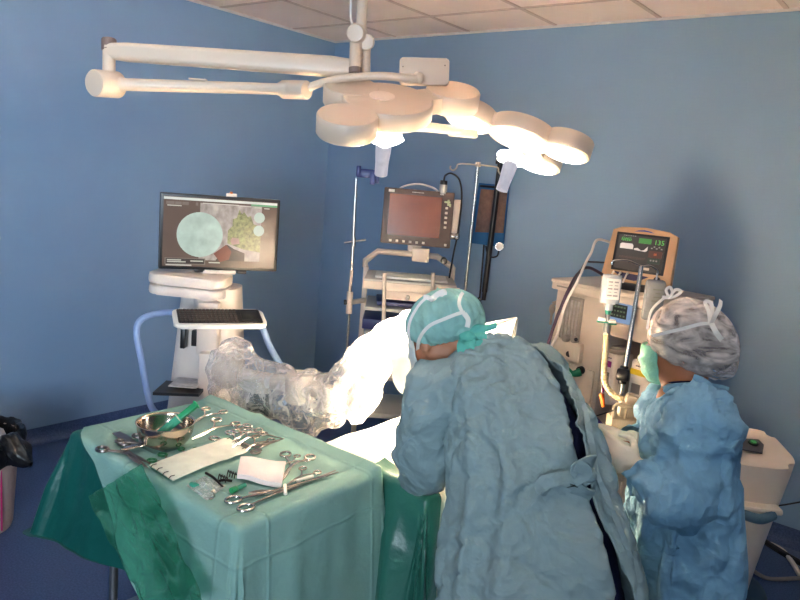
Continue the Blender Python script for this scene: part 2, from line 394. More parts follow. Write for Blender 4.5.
def lamp_head(C, n, xd, pods, hl, rad, podr, box=None):
    n = V(n).normalized(); xd = (V(xd) - n * V(xd).dot(n)).normalized(); yd = n.cross(xd)
    M = frame(C, xd, yd, n); T = .06
    head = MB().cyl((0, 0, 0), (0, 0, -T), rad, n=48, bev=.006, M=M).build('light_head', LW, lamp, True)
    MB().cyl((-.02, .01, .0005), (-.02, .01, .003), .042, n=32, M=M).build('badge', mat('lamp_badge', (222, 205, 190), .4), head, True)
    MB().cyl((0, 0, -T + .004), (0, 0, -T - .004), rad * .8, n=40, M=M).build('lens', LENS, head, True)
    for px_, py_ in pods:
        b = MB().cyl((px_, py_, .002), (px_, py_, -T - .004), podr, n=40, bev=.006, M=M)
        L = math.hypot(px_, py_); ux, uy = px_ / L, py_ / L
        b.prism([(ux * rad * .8 - uy * .05, uy * rad * .8 + ux * .05), (ux * rad * .8 + uy * .05, uy * rad * .8 - ux * .05), (px_ + uy * .05, py_ - ux * .05), (px_ - uy * .05, py_ + ux * .05)], T - .008, M=M, z0=-T + .004)
        b.build('pod', LW, head, True)
        MB().cyl((px_, py_, -T), (px_, py_, -T - .008), podr * .84, n=36, M=M).build('lens', LENS, head, True)
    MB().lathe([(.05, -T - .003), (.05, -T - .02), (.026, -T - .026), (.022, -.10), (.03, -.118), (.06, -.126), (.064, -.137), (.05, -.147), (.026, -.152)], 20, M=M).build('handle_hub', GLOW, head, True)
    b = MB()
    def star(u, v):
        a = 2 * PI * u; r = (.050 + .026 * max(0, math.cos(2.5 * a + .6)) ** 2 * 1.0) * math.sin(PI * min(max(v, .02), .98)) ** .5
        return V((r * math.cos(a), r * math.sin(a), -.138 + .013 * math.cos(PI * v)))
    b.grid(star, 60, 9, True, M)
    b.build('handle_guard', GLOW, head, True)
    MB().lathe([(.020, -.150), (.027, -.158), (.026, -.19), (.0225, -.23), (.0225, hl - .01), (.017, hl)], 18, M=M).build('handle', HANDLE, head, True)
    return head
lamp_head(at(388, 98, 2.30), ZZ * .90 - VA * .43 + VR * .03, VR, [(-.114, -.185), (.218, .15), (-.125, .075)], -.262, .150, .094)
lamp_head(at(524, 126, 2.70), ZZ * .93 + VA * .24 + VR * .25, VR, [(-.205, .0), (.175, -.035), (.12, .20)], -.255, .125, .095)
# ------------------------------------------------------------------ endoscopy cart with screen and keyboard
CW = mat('cart_offwhite_plastic', (222, 210, 200), 0.45, var=0.03)
CG = mat('cart_grey_plastic', (170, 164, 162), 0.5, var=0.04)
BLK = mat('black_plastic', (24, 22, 24), 0.4, var=0.1)
RUB = mat('dark_rubber', (32, 30, 32), 0.7, var=0.1)
BLUET = mat('pale_blue_tube', (150, 176, 220), 0.4, var=0.05)
CHROME = mat('brushed_steel', (200, 196, 190), 0.25, metal=1.0, var=0.05)
cloc = at(205, 320, 3.4); cloc.z = 0
cart = thing('equipment_cart', 'tall off-white equipment cart holding a wide screen by the left wall', 'equipment cart', cloc, ROTV)
def cz(py): return CAM.z - (py - 160) * .0048 * .985
def cxx(px): return (px - 205) * .0048
# body: a tapered shell, wide low and narrow high
def body_fn(hw0, hw1, z0, z1, d0, d1, yo):
    def fn(u, v):
        hw = lerp(hw0, hw1, v ** .8); d = lerp(d0, d1, v); a = 2 * PI * u
        c, s = math.cos(a), math.sin(a)
        return V((hw * math.copysign(abs(c) ** .55, c), yo + d * math.copysign(abs(s) ** .55, s), lerp(z0, z1, v)))
    return fn
b = MB(); g = b.grid(body_fn(.225, .135, .14, cz(286), .20, .12, .12), 40, 16, True); b.bm.faces.new(g[-1]); b.bm.faces.new(g[0][::-1])
body = b.build('body', CW, cart)
b = MB(); b.box((cxx(212), -.06, (cz(350) + cz(296)) / 2), (.10, .06, cz(296) - cz(350)), bev=.012)
b.box((cxx(216), -.09, (cz(400) + cz(345)) / 2), (.085, .10, cz(345) - cz(400)), bev=.012).build('lift_column', CW, cart)
MB().box((cxx(188), -.055, cz(335)), (.022, .05, .10), bev=.003).box((cxx(202), -.06, cz(334)), (.05, .05, .075), bev=.004).build('socket_panel', BLK, body)
b = MB(); b.prism([(-.10, -.13), (.10, -.10), (.10, .06), (-.10, .06)], .014, Matrix.Translation(V((cxx(193), -.12, cz(384)))))
b.build('recess_tray', BLK, body)
MB().box((cxx(196), -.118, cz(378)), (.13, .14, .006), Matrix.Identity(4), bev=.002).build('paper_sheet', mat('grey_printed_paper', (190, 186, 186), .8, var=.2, nscale=40), body)
b = MB(); b.prism(rrect(.60, .55, .06), .07, Matrix.Translation(V((0, .12, .07))), bev=.02); b.build('base', CW, cart)
for sx in (-1, 1):
    for sy in (-1, 1):
        b = MB(); b.cyl((sx * .24 - .012, .12 + sy * .21, .035), (sx * .24 + .012, .12 + sy * .21, .035), .035, n=18, bev=.004).cyl((sx * .24, .12 + sy * .21, .035), (sx * .24, .12 + sy * .21, .08), .012)
        b.build('caster', RUB, cart)
for sx in (-1, 1):
    p = [(sx * .14, .10, cz(317)), (sx * .22, .06, cz(317)), (sx * .285, -.02, cz(320)), (sx * .305, -.06, cz(332)), (sx * .28, -.05, cz(365)), (sx * .255, .0, cz(410)), (sx * .235, .08, cz(430))]
    if sx > 0: p = [(.14, .10, cz(316)), (.22, .08, cz(316)), (.27, .03, cz(322)), (.315, -.01, cz(338)), (.37, -.02, cz(356)), (.40, 0, cz(372)), (.40, .04, cz(400)), (.24, .10, cz(430))]
    MB().tube(spline(p, 7), .0155, 14).build('push_handle', BLUET, cart)
b = MB()
b.prism(rrect(.355, .26, .055, 6), .046, frame((cxx(189), .02, cz(282)), (.998, 0, -.02), (0, 1, 0), (.02, 0, .998)), bev=.012)
b.build('upper_shelf', CW, cart)
b = MB(); b.prism(rrect(.35, .25, .055, 6), .044, frame((cxx(188), .03, cz(293)), (.998, 0, -.02), (0, 1, 0), (.02, 0, .998)), bev=.012)
b.build('lower_shelf', CW, cart)
MB().cyl((cxx(206), -.02, cz(306)), (cxx(206), -.02, cz(290)), .05, .056, n=26).build('neck', CW, cart)
# screen: local frame from its two sides
sl = at(159.5, 232, 3.30); sr = at(278.5, 235, 3.53); sx_ = (sr - sl); SWID = sx_.length; sx_.z = 0; sx_.normalize(); sc_ = (sl + sr) / 2; SHGT = .357
sy_ = ZZ.cross(sx_); SM = frame(sc_, sx_, ZZ, -sy_)     # x right, y up, z towards the room
mon = MB().prism(rrect(SWID, SHGT, .006, 3), .035, SM, z0=-.035, bev=.003).build('monitor', BLK, cart, True)
def flat(x0, y0, x1, y1, name, rgb, emit, z=.001, par=None, nscale=8, var=.1):
    """a luminous field on the screen, coordinates 0..1 from the lower left of the panel"""
    W, H = SWID - .03, SHGT - .028
    return MB().box(((x0 + x1 - 1) / 2 * W, (y0 + y1 - 1) / 2 * H, z), ((x1 - x0) * W, (y1 - y0) * H, .0008), SM).build(name, mat(name + '_light%d%d%d' % rgb, rgb, .25, emit=emit, var=var, nscale=nscale, spec=.6), par or mon, True, smooth=0)
flat(0, 0, 1, 1, 'display', (104, 82, 70), .75, .0004)
def refl_mat():
    m = bpy.data.materials.new('screen_picture'); m.use_nodes = True; nt = m.node_tree; b = nt.nodes['Principled BSDF']  # painted reflection of the window view, not a screen image
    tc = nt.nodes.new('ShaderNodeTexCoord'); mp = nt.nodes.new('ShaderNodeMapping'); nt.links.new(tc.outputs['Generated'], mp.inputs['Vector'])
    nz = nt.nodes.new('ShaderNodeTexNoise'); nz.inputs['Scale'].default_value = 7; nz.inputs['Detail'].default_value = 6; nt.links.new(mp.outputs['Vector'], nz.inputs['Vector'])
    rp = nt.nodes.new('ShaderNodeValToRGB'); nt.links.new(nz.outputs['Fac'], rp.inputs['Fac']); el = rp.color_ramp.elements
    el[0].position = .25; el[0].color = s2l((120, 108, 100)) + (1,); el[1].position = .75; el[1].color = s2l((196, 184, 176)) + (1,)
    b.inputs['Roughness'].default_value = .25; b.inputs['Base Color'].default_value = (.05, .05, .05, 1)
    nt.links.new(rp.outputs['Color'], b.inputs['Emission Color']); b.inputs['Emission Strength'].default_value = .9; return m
REFL = refl_mat()  # window view reflected in the wide screen, painted as emission
def blob(name, cx, cy, rx, ry, rgb, emit, z, nscale=10, var=.15, n=40, jag=0.0):
    W, H = SWID - .03, SHGT - .028; rnd = random.Random(name)
    out = []
    for k in range(n):
        a = 2 * PI * k / n; j = 1 + (rnd.uniform(-jag, jag) if jag else 0)
        out.append(((cx - .5) * W + rx * H * j * math.cos(a), (cy - .5) * H + ry * H * j * math.sin(a)))
    return MB().prism(out, .0006, SM, z0=z).build(name, mat(name + '_light', rgb, .25, emit=emit, var=var, nscale=nscale), mon, True, smooth=0)
W_, H_ = SWID - .03, SHGT - .028
MB().box(((.31 + .86 - 1) / 2 * W_, (.10 + .93 - 1) / 2 * H_, .0012), ((.86 - .31) * W_, .83 * H_, .0008), SM).build('picture', REFL, mon, True, smooth=0)  # field carrying the painted window reflection
def poly(name, pts, rgb, emit, z, nscale=12, var=.25):
    return MB().prism([((x - .5) * W_, (y - .5) * H_) for x, y in pts], .0006, SM, z0=z).build(name, mat(name + '_light', rgb, .25, emit=emit, var=var, nscale=nscale), mon, True, smooth=0)
poly('reflected_tree', [(.56, .36), (.56, .55), (.60, .62), (.60, .72), (.635, .74), (.655, .86), (.68, .80), (.70, .83), (.735, .76), (.76, .78), (.79, .66), (.83, .64), (.86, .52), (.86, .24), (.70, .28)], (156, 158, 108), .75, .0017, nscale=60, var=.55)  # tree and surroundings of the reflected window view, painted as glowing patches
poly('reflected_house', [(.585, .40), (.60, .45), (.66, .44), (.67, .36), (.60, .34)], (214, 176, 160), .7, .0022)
poly('reflected_roof', [(.44, .20), (.55, .34), (.60, .24), (.58, .12), (.50, .08)], (160, 84, 66), .5, .0022)
poly('reflected_dark', [(.46, .10), (.56, .34), (.62, .28), (.72, .22), (.72, .10)], (92, 72, 64), .45, .0018)
blob('scope_image', .315, .47, .325, .325, (190, 212, 200), .85, .0026, nscale=14, var=.22)
blob('scope_thumbnail', .84, .76, .080, .080, (200, 220, 206), .75, .0026); blob('scope_thumbnail', .84, .565, .080, .080, (200, 220, 206), .75, .0026)
flat(0, .955, 1, .99, 'title_bar', (236, 240, 232), .8, .0020); flat(.76, .925, 1, .957, 'status_bar', (120, 190, 140), .7, .0020)
for k, (a, c) in enumerate(((.02, .09), (.095, .15), (.155, .21), (.27, .29))): flat(a, .885, c, .93, 'menu_button', (150, 132, 120), .6, .0020)
for x, y, w_ in ((.33, .92, .32), (.66, .91, .10), (.79, .90, .06), (.88, .895, .05), (.03, .865, .12)): flat(x, y, x + w_, y + .012, 'menu_text', (226, 220, 205), .8, .0024)
flat(.02, .03, .37, .125, 'slider_panel', (150, 136, 124), .55, .0020); flat(.03, .042, .36, .113, 'slider_inset', (70, 56, 50), .5, .0024)
for x, y, w_ in ((.04, .085, .12), (.04, .06, .16), (.24, .075, .11), (.40, .06, .10), (.03, .012, .22)): flat(x, y, x + w_, y + .016, 'panel_text', (214, 210, 196), .8, .0028)
MB().box((.045, SHGT / 2 + .006, -.012), (.05, .02, .012), SM, bev=.003).build('camera_sensor', CW, mon, True)
MB().cyl((.043, SHGT / 2 + .014, -.012), (.043, SHGT / 2 + .024, -.012), .007, n=14, M=SM).build('indicator_light', mat('orange_indicator', (216, 120, 40), .4), mon, True)
b = MB(); b.box((-.09, -SHGT / 2 - .006, -.02), (.05, .016, .03), SM, bev=.003).box((.11, -SHGT / 2 - .008, -.02), (.045, .018, .03), SM, bev=.003)
b.build('hinge', BLK, mon, True)
MB().box((-.0, -SHGT / 2 - .012, -.03), (.16, .02, .05), SM, bev=.004).cyl((-.05, -SHGT / 2 - .07, -.05), (-.05, -SHGT / 2, -.05), .05, M=SM).build('monitor_foot', CW, mon, True)
# keyboard with touch pad on the cart's arm
kl = at(220, 316, 3.16); krz = math.atan2(sx_.y, sx_.x) - .03
kb = thing('keyboard', 'black keyboard with touch pad in a white tray below the wide screen', 'keyboard', kl, krz)
KM = Matrix.Rotation(math.radians(14), 4, 'X')
tr = MB().prism(rrect(.40, .165, .03, 5), .020, KM, z0=-.024, bev=.006).build('tray', mat('keyboard_tray_white', (232, 228, 222), .4, var=.02), kb)
MB().prism(rrect(.365, .135, .01, 3), .006, KM, z0=-.004, bev=.002).build('key_bed', BLK, kb)
KEY = mat('key_brown_black', (62, 52, 48), .5, var=.2, nscale=60); b = MB()
for r in range(6):
    for c in range(15):
        b.box((-.166 + c * .0167, -.052 + r * .0205, .0045), (.0135, .0165, .005), KM, bev=.0015, seg=1)
b.build('keys', KEY, kb)
MB().box((.13, 0, .0035), (.075, .095, .003), KM, bev=.001).build('touch_pad', mat('touch_pad_black', (30, 32, 34), .3), kb)
b = MB(); b.tube([(-.02, .07, -.025), (-.02, .15, -.05), (-.03, .32, -.03)], .018, 12)
b.build('support_arm', CW, kb)
# ------------------------------------------------------------------ waste bin with a black bag
bl = V((.83, -2.965, 0))
bl.z = 0.0
bin_ = thing('waste_bin', 'cream waste bin lined with a black bag by the left wall', 'waste bin', bl)
bin_.scale = (1, 1, 1.12)
BW = mat('bin_cream_plastic', (196, 170, 158), .5, var=.04)
MB().lathe([(.13, .0), (.142, .006), (.15, .03), (.178, .40), (.182, .41), (.172, .41), (.140, .03), (0.002, .025)], 36, cap1=False).build('bin_body', BW, bin_)
MB().box((.16, 0.045, .21), (.006, .008, .36), Matrix.Rotation(math.radians(0), 4, 'Z'), bev=.002).build('stripe', mat('magenta_stripe', (190, 40, 110), .5), bin_)
def bag(u, v):
    a = 2 * PI * u
    prof = [(.150, .26), (.160, .36), (.176, .428), (.192, .436), (.203, .41), (.203, .355), (.196, .31)]
    x = v * (len(prof) - 1); i = min(int(x), len(prof) - 2); r = lerp(prof[i][0], prof[i + 1][0], x - i); z = lerp(prof[i][1], prof[i + 1][1], x - i)
    k = noise.noise(V((math.cos(a) * 4, math.sin(a) * 4, v * 3))) * .016 * (v > .3)
    return V(((r + k) * math.cos(a), (r + k) * math.sin(a), z + noise.noise(V((math.cos(a) * 5, math.sin(a) * 5, 7))) * .02 * v))
b = MB(); b.grid(bag, 90, 22, True)
BAG = mat('black_bin_bag', (16, 14, 15), .32, var=.1, bump=.5, bscale=30, bdist=.01)
lin = b.build('bin_bag', BAG, bin_)
b = MB(); rnd = random.Random(3)
def knot(u, v):
    a = 2 * PI * u; r = .042 * (1 + .45 * noise.noise(V((math.cos(a) * 2, math.sin(a) * 2, v * 4))))
    k = math.sin(PI * min(max(v, .02), .98)) ** .6
    return V((  .18 + .20 * v, .03 + .05 * v + r * k * math.cos(a), .405 + .03 * math.sin(v * 5) + r * k * math.sin(a)))
b.grid(knot, 22, 16, True); b.build('bag_knot', BAG, lin)
def tissue(sd):
    r = random.Random(sd); ox, oy = r.uniform(0, 9), r.uniform(0, 9)
    return lambda u, v: V(((u - .5) * .13, (v - .5) * .12, .03 * noise.noise(V((u * 3 + ox, v * 3 + oy, 0))) + .05 - ((u - .5) ** 2 + (v - .5) ** 2) * .25))
for i, (x, y, z, l) in enumerate(((.045, .05, .452, 'crumpled white tissue nearest the bag knot in the waste bin'), (-.05, -.04, .445, 'crumpled white tissue deeper in the middle of the waste bin'))):
    b = MB(); b.grid(tissue(i + 1), 14, 14); b.solidify(.002)
    o = b.build('tissue', mat('white_tissue', (228, 222, 220), .9), None); o.location = bl + V((x, y, z)); o.rotation_euler = (.3, .5 - i * .6, i)
    tag(o, l, 'tissue', 'tissues in the waste bin')
# ------------------------------------------------------------------ trolley with the old display in the corner of the back wall
BEIGE = mat('rack_beige_metal', (205, 188, 172), 0.45, var=0.03)
SHELF = mat('rack_shelf_grey', (176, 172, 166), 0.5, var=0.04)
NAVY = mat('navy_tray_plastic', (22, 34, 92), 0.4)
RD = 4.3; RS = RD / FPX
rl = at(410, 300, RD); rl.z = 0
rack = thing('equipment_trolley', 'beige metal shelf trolley carrying the dark framed display in the room corner', 'trolley', rl, ROTV)
def rx(px, py=290): return (px - 410 + (py - 290) * .086) * RS
def rz(py, px=410): return CAM.z - (py - 179 - (px - 410) * .086) * RS * .985
def rp(px, py, y=0): return V((rx(px, py), y, rz(py, px)))
for s, px in ((-1, 364), (1, 452)):
    MB().box(((rx(px, 280)), .12, rz(268, px) / 2 + .03), (.032, .04, rz(268, px) - .06), bev=.004).build('upright', BEIGE, rack)
b = MB(); b.tube([rp(364, 268, .12), rp(364, 262, .12), rp(377, 252, .12), rp(402, 254, .12), rp(437, 257.5, .12), rp(452, 268, .12), rp(452, 274, .12)], .019, 8)
b.build('top_frame', BEIGE, rack)
MB().box(rp(420, 255, .09), (.105, .06, .085), bev=.006).build('bracket', BEIGE, rack)
kb2 = MB().cyl(rp(443.5, 261, .12), rp(443.5, 261, .05), .02, n=18, bev=.003); kb2.build('clamp_knob', BLK, rack)
for py, dz, mt in ((278, .035, SHELF), (304, .02, SHELF), (372, .025, SHELF), (410, .03, SHELF)):
    MB().box((rx(409, py), -.05, rz(py, 409)), (.53, .40, dz), bev=.004).build('shelf', mt, rack)
MB().box((rx(410, 281), -.245, rz(281)), (.55, .025, .045), bev=.003).build('shelf_rim', BEIGE, rack)
for px in (385, 430):
    MB().cyl(rp(px, 266, -.262), rp(px - 2, 345, -.262), .0115, n=12).build('rod', BEIGE, rack)
dr = MB().box((rx(408, 290), -.12, rz(289)), (.275, .26, .055), bev=.004).build('drawer', BEIGE, rack)
MB().ell(rp(406.5, 289.5, -.258), (.013, .013, .013)).build('drawer_knob', mat('cream_knob', (236, 226, 206), .3), dr)
MB().box((0, -.05, .07), (.56, .46, .05), bev=.01).build('base', BEIGE, rack)
for sx in (-1, 1):
    for sy in (-1, 1):
        MB().cyl((sx * .24 - .012, -.05 + sy * .19, .03), (sx * .24 + .012, -.05 + sy * .19, .03), .03, n=16, bev=.003).cyl((sx * .24, -.05 + sy * .19, .03), (sx * .24, -.05 + sy * .19, .06), .012).build('caster', RUB, rack)
# drip pole clamped to the trolley's left side
pl = MB().tube([rp(345.5, 356, -.04), rp(352, 268, -.04), rp(357.5, 178, -.04)], .0085, 12).build('drip_pole', CHROME, rack)
MB().tube([rp(348.5, 312, -.04), rp(350, 290, -.04)], .019, 14).tube([rp(352, 268, -.04), rp(348, 310, -.04)], .010, 12).build('pole_clamp', BEIGE, pl)
MB().cyl(rp(349.5, 301, -.04), rp(362, 302, .08), .016, n=12).build('clamp_bar', BEIGE, pl)
MB().cyl(rp(344, 300.5, -.04), rp(347, 300.5, -.04), .016, n=14).build('clamp_knob', BLK, pl)
MB().tube([rp(345, 241, -.04), rp(366, 238, -.04)], .006, 8).tube([rp(354, 244, -.04), rp(354.5, 236, -.04)], .013, 10).build('hook_bar', CHROME, pl)
b = MB(); b.box(rp(367.5, 173.5, -.04), (.115, .05, .05), bev=.005).box(rp(373.5, 178, -.07), (.03, .06, .075), bev=.005).box(rp(378, 176, -.03), (.022, .05, .085), bev=.004).box(rp(360, 171, -.04), (.025, .06, .06), bev=.005)
b.build('blue_clamp', mat('blue_clamp_plastic', (20, 42, 112), .35), pl)
# navy binders/trays lying on the shelves
o = MB().box((0, 0, .03), (.40, .30, .06), bev=.006).build('instrument_tray', NAVY, None); o.location = wm(rack) @ V((rx(396, 318), -.08, rz(325))); o.rotation_euler = (0, 0, ROTV)
tag(o, 'deep navy plastic tray on the trolley shelf below the drawer', 'tray')
MB().box((rx(409, 328), -.05, rz(327)), (.53, .40, .014), bev=.003).build('shelf', SHELF, rack)
o = MB().box((0, 0, .012), (.34, .26, .024), bev=.004).build('binder', NAVY, None); o.location = wm(rack) @ V((rx(404, 300), -.08, rz(303) + .011)); o.rotation_euler = (0, 0, ROTV + .05)
tag(o, 'thin navy binder lying flat right under the trolley drawer', 'binder')
o = MB().box((0, 0, .006), (.42, .24, .012), bev=.003).build('keyboard', mat('pale_plastic', (206, 206, 200), .4), None); o.location = wm(rack) @ V((rx(410, 276), -.07, rz(278) + .0178)); o.rotation_euler = (0, 0, ROTV)
tag(o, 'pale slim keyboard lying on the trolley shelf under the display', 'keyboard')
b = MB()
for k in range(3): b.tube([V((.03 * math.cos(t * .5) * (1 + k * .3) - .02 * k, -.2, -.025 - k * .01 + .03 * math.sin(t * .5))) for t in range(13)], .003, 6, closed=False)
o = b.build('cable_loop', BLK, None); o.location = wm(rack) @ V((rx(373, 332), 0, rz(326) - .03)); o.rotation_euler = (0, 0, ROTV)
tag(o, 'black coiled cable hanging under the navy tray on the trolley', 'cable')
# the display itself
DT = mat('display_taupe_plastic', (84, 68, 62), 0.45, var=.04)
dl = at(415, 245, RD)
disp = thing('display', 'dark taupe framed display with square buttons and a blank screen painted with a reddish reflection', 'display', dl, ROTV)
DX = V((.998, 0, -.0)); 
DM = frame((0, 0, .165), (1, 0, 0), (0, .09, .996), (0, -.996, .09))
DW, DH = .425, .335
hs = MB().prism(rrect(DW, DH, .008, 3), .04, DM, z0=-.04, bev=.004).build('bezel', DT, disp)
scr = mat('screen_painted_reflection', (122, 72, 50), .25, var=.2, nscale=3, spec=.45)  # warm reflection of the room painted into the screen's base colour
MB().box((-.018, .01, .002), (.315, .245, .003), DM).build('screen', scr, disp, smooth=0)
MB().box((.015, 0, -.09), (.33, .28, .12), DM, bev=.02).build('rear_housing', DT, disp)
b = MB(); b.box((.236, 0.02, -.05), (.05, .22, .08), DM, bev=.01); b.build('side_panel', BEIGE, disp)
BT = mat('cream_button', (214, 200, 184), .4)
for k in range(6): MB().box((-.152 + k * .040, -.148, .003), (.016, .014, .006), DM, bev=.002).build('button', BT, disp)
for k in range(5): MB().box((.171, .072 - k * .029, .003), (.016, .014, .006), DM, bev=.002).build('button', BT, disp)
MB().box((.182, -.150, .003), (.015, .015, .006), DM, bev=.002).build('button', BT, disp)
b = MB(); b.box((.178, .105, .003), (.012, .036, .006), DM, bev=.002).box((.172, .108, .003), (.036, .012, .006), DM, bev=.002).box((.19, .09, .003), (.012, .02, .006), DM, bev=.002).build('arrow_keys', mat('pale_green_button', (186, 198, 150), .4), disp)
LT = mat('pale_lettering', (220, 214, 206), .5)
b = MB(); b.box((-.168, .150, .002), (.036, .016, .002), DM).build('maker_plate', LT, disp, smooth=0)
b = MB()
for k in range(9): b.box((-.04 + k * .008, .1505, .001), (.005, .004, .002), DM)
for k in range(3): b.box((.128 + k * .008, .150, .001), (.006, .005, .002), DM)
b.build('small_lettering', LT, disp, smooth=0)
MB().tube(spline([(-.12, .06, .33), (-.08, .06, .352), (0, .06, .366), (.08, .06, .35), (.12, .06, .325)], 6), .006, 8).build('carry_handle', mat('white_cable', (225, 215, 208), .5), disp)
MB().cyl((.14, .03, .32), (.14, .03, .375), .024, n=18).build('socket', SHELF, disp)
MB().cyl((.14, .03, .375), (.14, .03, .40), .022, n=18, bev=.003).build('plug', BLK, disp)
MB().cyl((.205, -.05, .075), (.24, -.05, .075), .018, n=16, bev=.003).ell((.245, -.05, .075), (.016, .022, .022)).build('side_knob', CHROME, disp)
MB().box((0, .05, -.02), (.085, .05, .05), bev=.004).build('display_neck', BEIGE, disp)
P = [dl + Matrix.Rotation(ROTV, 3, 'Z') @ V(q) for q in ((.14, .03, .395), (.145, .02, .43), (.18, .0, .445), (.23, 0, .41), (.255, 0, .30), (.25, -.02, .1), (.235, -.02, -.05), (.225, .02, -.25), (.22, .08, -.5))]
tag(MB().tube(spline(P, 8), .0055, 8).build('probe_cable', BLK, None), 'black cable looping over the display top and hanging down its side', 'cable')
# ------------------------------------------------------------------ drip stand between display and pressure cuff
il = at(478, 165, 4.5)
def ip(px, py, d=4.5): return at(px, py, d)
ivb = V((ip(478, 165).x, ip(478, 165).y, 0))
ivs = thing('drip_stand', 'slim steel drip stand with two hooks beside the pressure cuff', 'drip stand', ivb)
MB().cyl(ivb + V((0, 0, .05)), (ivb.x, ivb.y, il.z), .0105, n=14).build('pole', CHROME, ivs, True)
zt = il.z
MB().cyl((ivb.x, ivb.y, zt - .012), (ivb.x, ivb.y, zt + .018), .017, n=16, bev=.003).build('pole_cap', BEIGE, ivs, True)
for s in (-1, 1):
    pts = [V((ivb.x, ivb.y, zt)) + VR * s * a + ZZ * c for a, c in ((0, 0), (.07, 0), (.125, -.005), (.135, -.03), (.155, -.048), (.175, -.035), (.172, -.02))]
    MB().tube(spline(pts, 6), .005, 8).build('hook', BEIGE, ivs, True)
for k in range(5):
    a = k * 2 * PI / 5 + .4; d = V((math.cos(a), math.sin(a), 0))
    MB().tube([V((0, 0, .085)), d * .12 + ZZ * .075, d * .27 + ZZ * .055], [.016, .014, .011], 10).ell(d * .27 + ZZ * .025, .025, u=14, v=8).build('foot', CHROME, ivs)
# ------------------------------------------------------------------ blood pressure set on the back wall
def wp(px, py, off=.03): return on_y(px, py, -off)
cl = wp(490, 250, .03)
bp_ = thing('pressure_cuff', 'blue and brown blood pressure cuff hanging on the back wall', 'pressure cuff', cl)
def quad_sheet(mb, tl, tr, br, bl, th, bul=.0, nu=14, nv=18, wob=.0):
    tl, tr, br, bl = map(V, (tl, tr, br, bl)); nrm = (tr - tl).cross(bl - tl).normalized()
    def fn(u, v):
        p = tl.lerp(tr, u).lerp(bl.lerp(br, u), v)
        return p + nrm * (bul * math.sin(PI * u) * (.4 + .6 * math.sin(PI * v)) + wob * noise.noise(p * 14))
    mb.grid(fn, nu, nv); mb.solidify(th); return mb
CB = mat('cuff_blue_fabric', (30, 96, 150), .85, bump=.3, bscale=200, bdist=.002); CBR = mat('cuff_brown_velcro', (112, 88, 80), .95, var=.15, nscale=30, bump=.5, bscale=300, bdist=.003)
quad_sheet(MB(), wp(480, 183), wp(509.5, 186), wp(504, 247), wp(471.5, 243), -.014, -.01, wob=.004).build('cuff', CB, bp_, True)
quad_sheet(MB(), wp(481.5, 189, .048), wp(507.5, 191, .048), wp(503.5, 233, .048), wp(475.5, 232, .048), -.006, -.012, wob=.006).build('velcro_patch', CBR, bp_, True)
b = MB(); b.tube([wp(480.5, 186, .05), wp(494, 187, .055), wp(509, 188, .05)], .008, 8).build('cuff_edge', BLK, bp_, True)
g = MB(); g.cyl(wp(499.5, 246.5, .05), wp(499.5, 246.5, .085), .030, n=26, bev=.003); gg = g.build('gauge', CHROME, bp_, True)
MB().cyl(wp(499.5, 246.5, .085), wp(499.5, 246.5, .0865), .025, n=24).build('gauge_face', mat('gauge_face_white', (222, 214, 206), .4), gg, True)
MB().tube(spline([wp(499, 250, .06), wp(497, 256, .05), wp(491, 257, .05), wp(487, 252, .05), wp(486, 246, .045)], 6), .0055, 8).build('gauge_tube', BLK, bp_, True)
MB().tube(spline([wp(484, 244, .04), wp(482, 270, .045), wp(479.5, 300, .05)], 6), .006, 8).build('bulb_tube', BLK, bp_, True)
b = MB(); b.lathe([(.006, .075), (.010, .06), (.024, .04), (.029, .015), (.026, -.015), (.015, -.04), (.008, -.052)], 18, M=Matrix.Translation(wp(477.5, 308, .05)))
b.build('bulb', RUB, bp_, True)
MB().cyl(wp(479.5, 299, .05), wp(481.5, 300, .05), .009, n=12).build('valve', CHROME, bp_, True)
br_ = thing('wall_rail', 'black upright bar on the back wall in front of the blue cuff', 'wall rail', wp(490, 250, .03))
r_ = MB(); r_.tube([wp(502, 150, .09), wp(497, 190, .09), wp(488, 262, .09), wp(484.5, 292, .09)], .019, 14).tube([wp(484.6, 292, .09), wp(483.5, 300, .09)], .015, 12).build('bar', BLK, br_, True)
MB().box(wp(502, 160, .05), (.05, .08, .06), bev=.004).build('wall_bracket', BLK, br_, True)

# ------------------------------------------------------------------ anaesthesia machine
AN = mat('machine_putty_plastic', (206, 190, 178), 0.42, var=0.03); AND = mat('machine_grey_plastic', (150, 140, 134), .5)
a0 = on_y(558, 281, -.62); AR = math.radians(-12)
AX = V((math.cos(AR), math.sin(AR), 0)); AY = V((-math.sin(AR), math.cos(AR), 0)); AW = .66; AZ = a0.z
al = a0 + AX * AW / 2; al.z = 0
anm = thing('anaesthesia_machine', 'putty coloured anaesthesia machine with flow tubes and drawers against the back wall', 'anaesthesia machine', al, AR)
# local: x -0.33..0.33, front y=0, back y=+.5
def ap(px, py, y=0.0):
    """local point of the machine whose world place is seen at (px,py), on local plane y"""
    r = ray(px, py); o = al + AY * y; t = (o - CAM).dot(AY) / r.dot(AY); p = CAM + r * t - al
    return V((p.dot(AX), y, p.z))
zt = AZ
b = MB(); b.box((-.16, .23, (.50 + zt) / 2), (.34, .46, zt - .50), bev=.012)          # left tall block
b.build('left_tower', AN, anm)
b = MB(); b.box((.17, .25, zt - .117), (.32, .42, .234), bev=.012); b.build('display_block', AN, anm)
MB().box((0, .20, zt + .008), (AW + .02, .50, .022), bev=.008).build('top_shelf', AN, anm)
MB().box((0, -.03, zt - .018), (AW + .015, .02, .045), bev=.006).build('front_lip', AN, anm)
MB().box((.17, .40, .80), (.32, .10, .80), bev=.006).box((.312, .22, .80), (.028, .44, .80), bev=.006).build('vaporiser_bay', AN, anm)
MB().box((-.03, .22, .28), (.60, .44, .40), bev=.012).build('lower_cabinet', AN, anm)
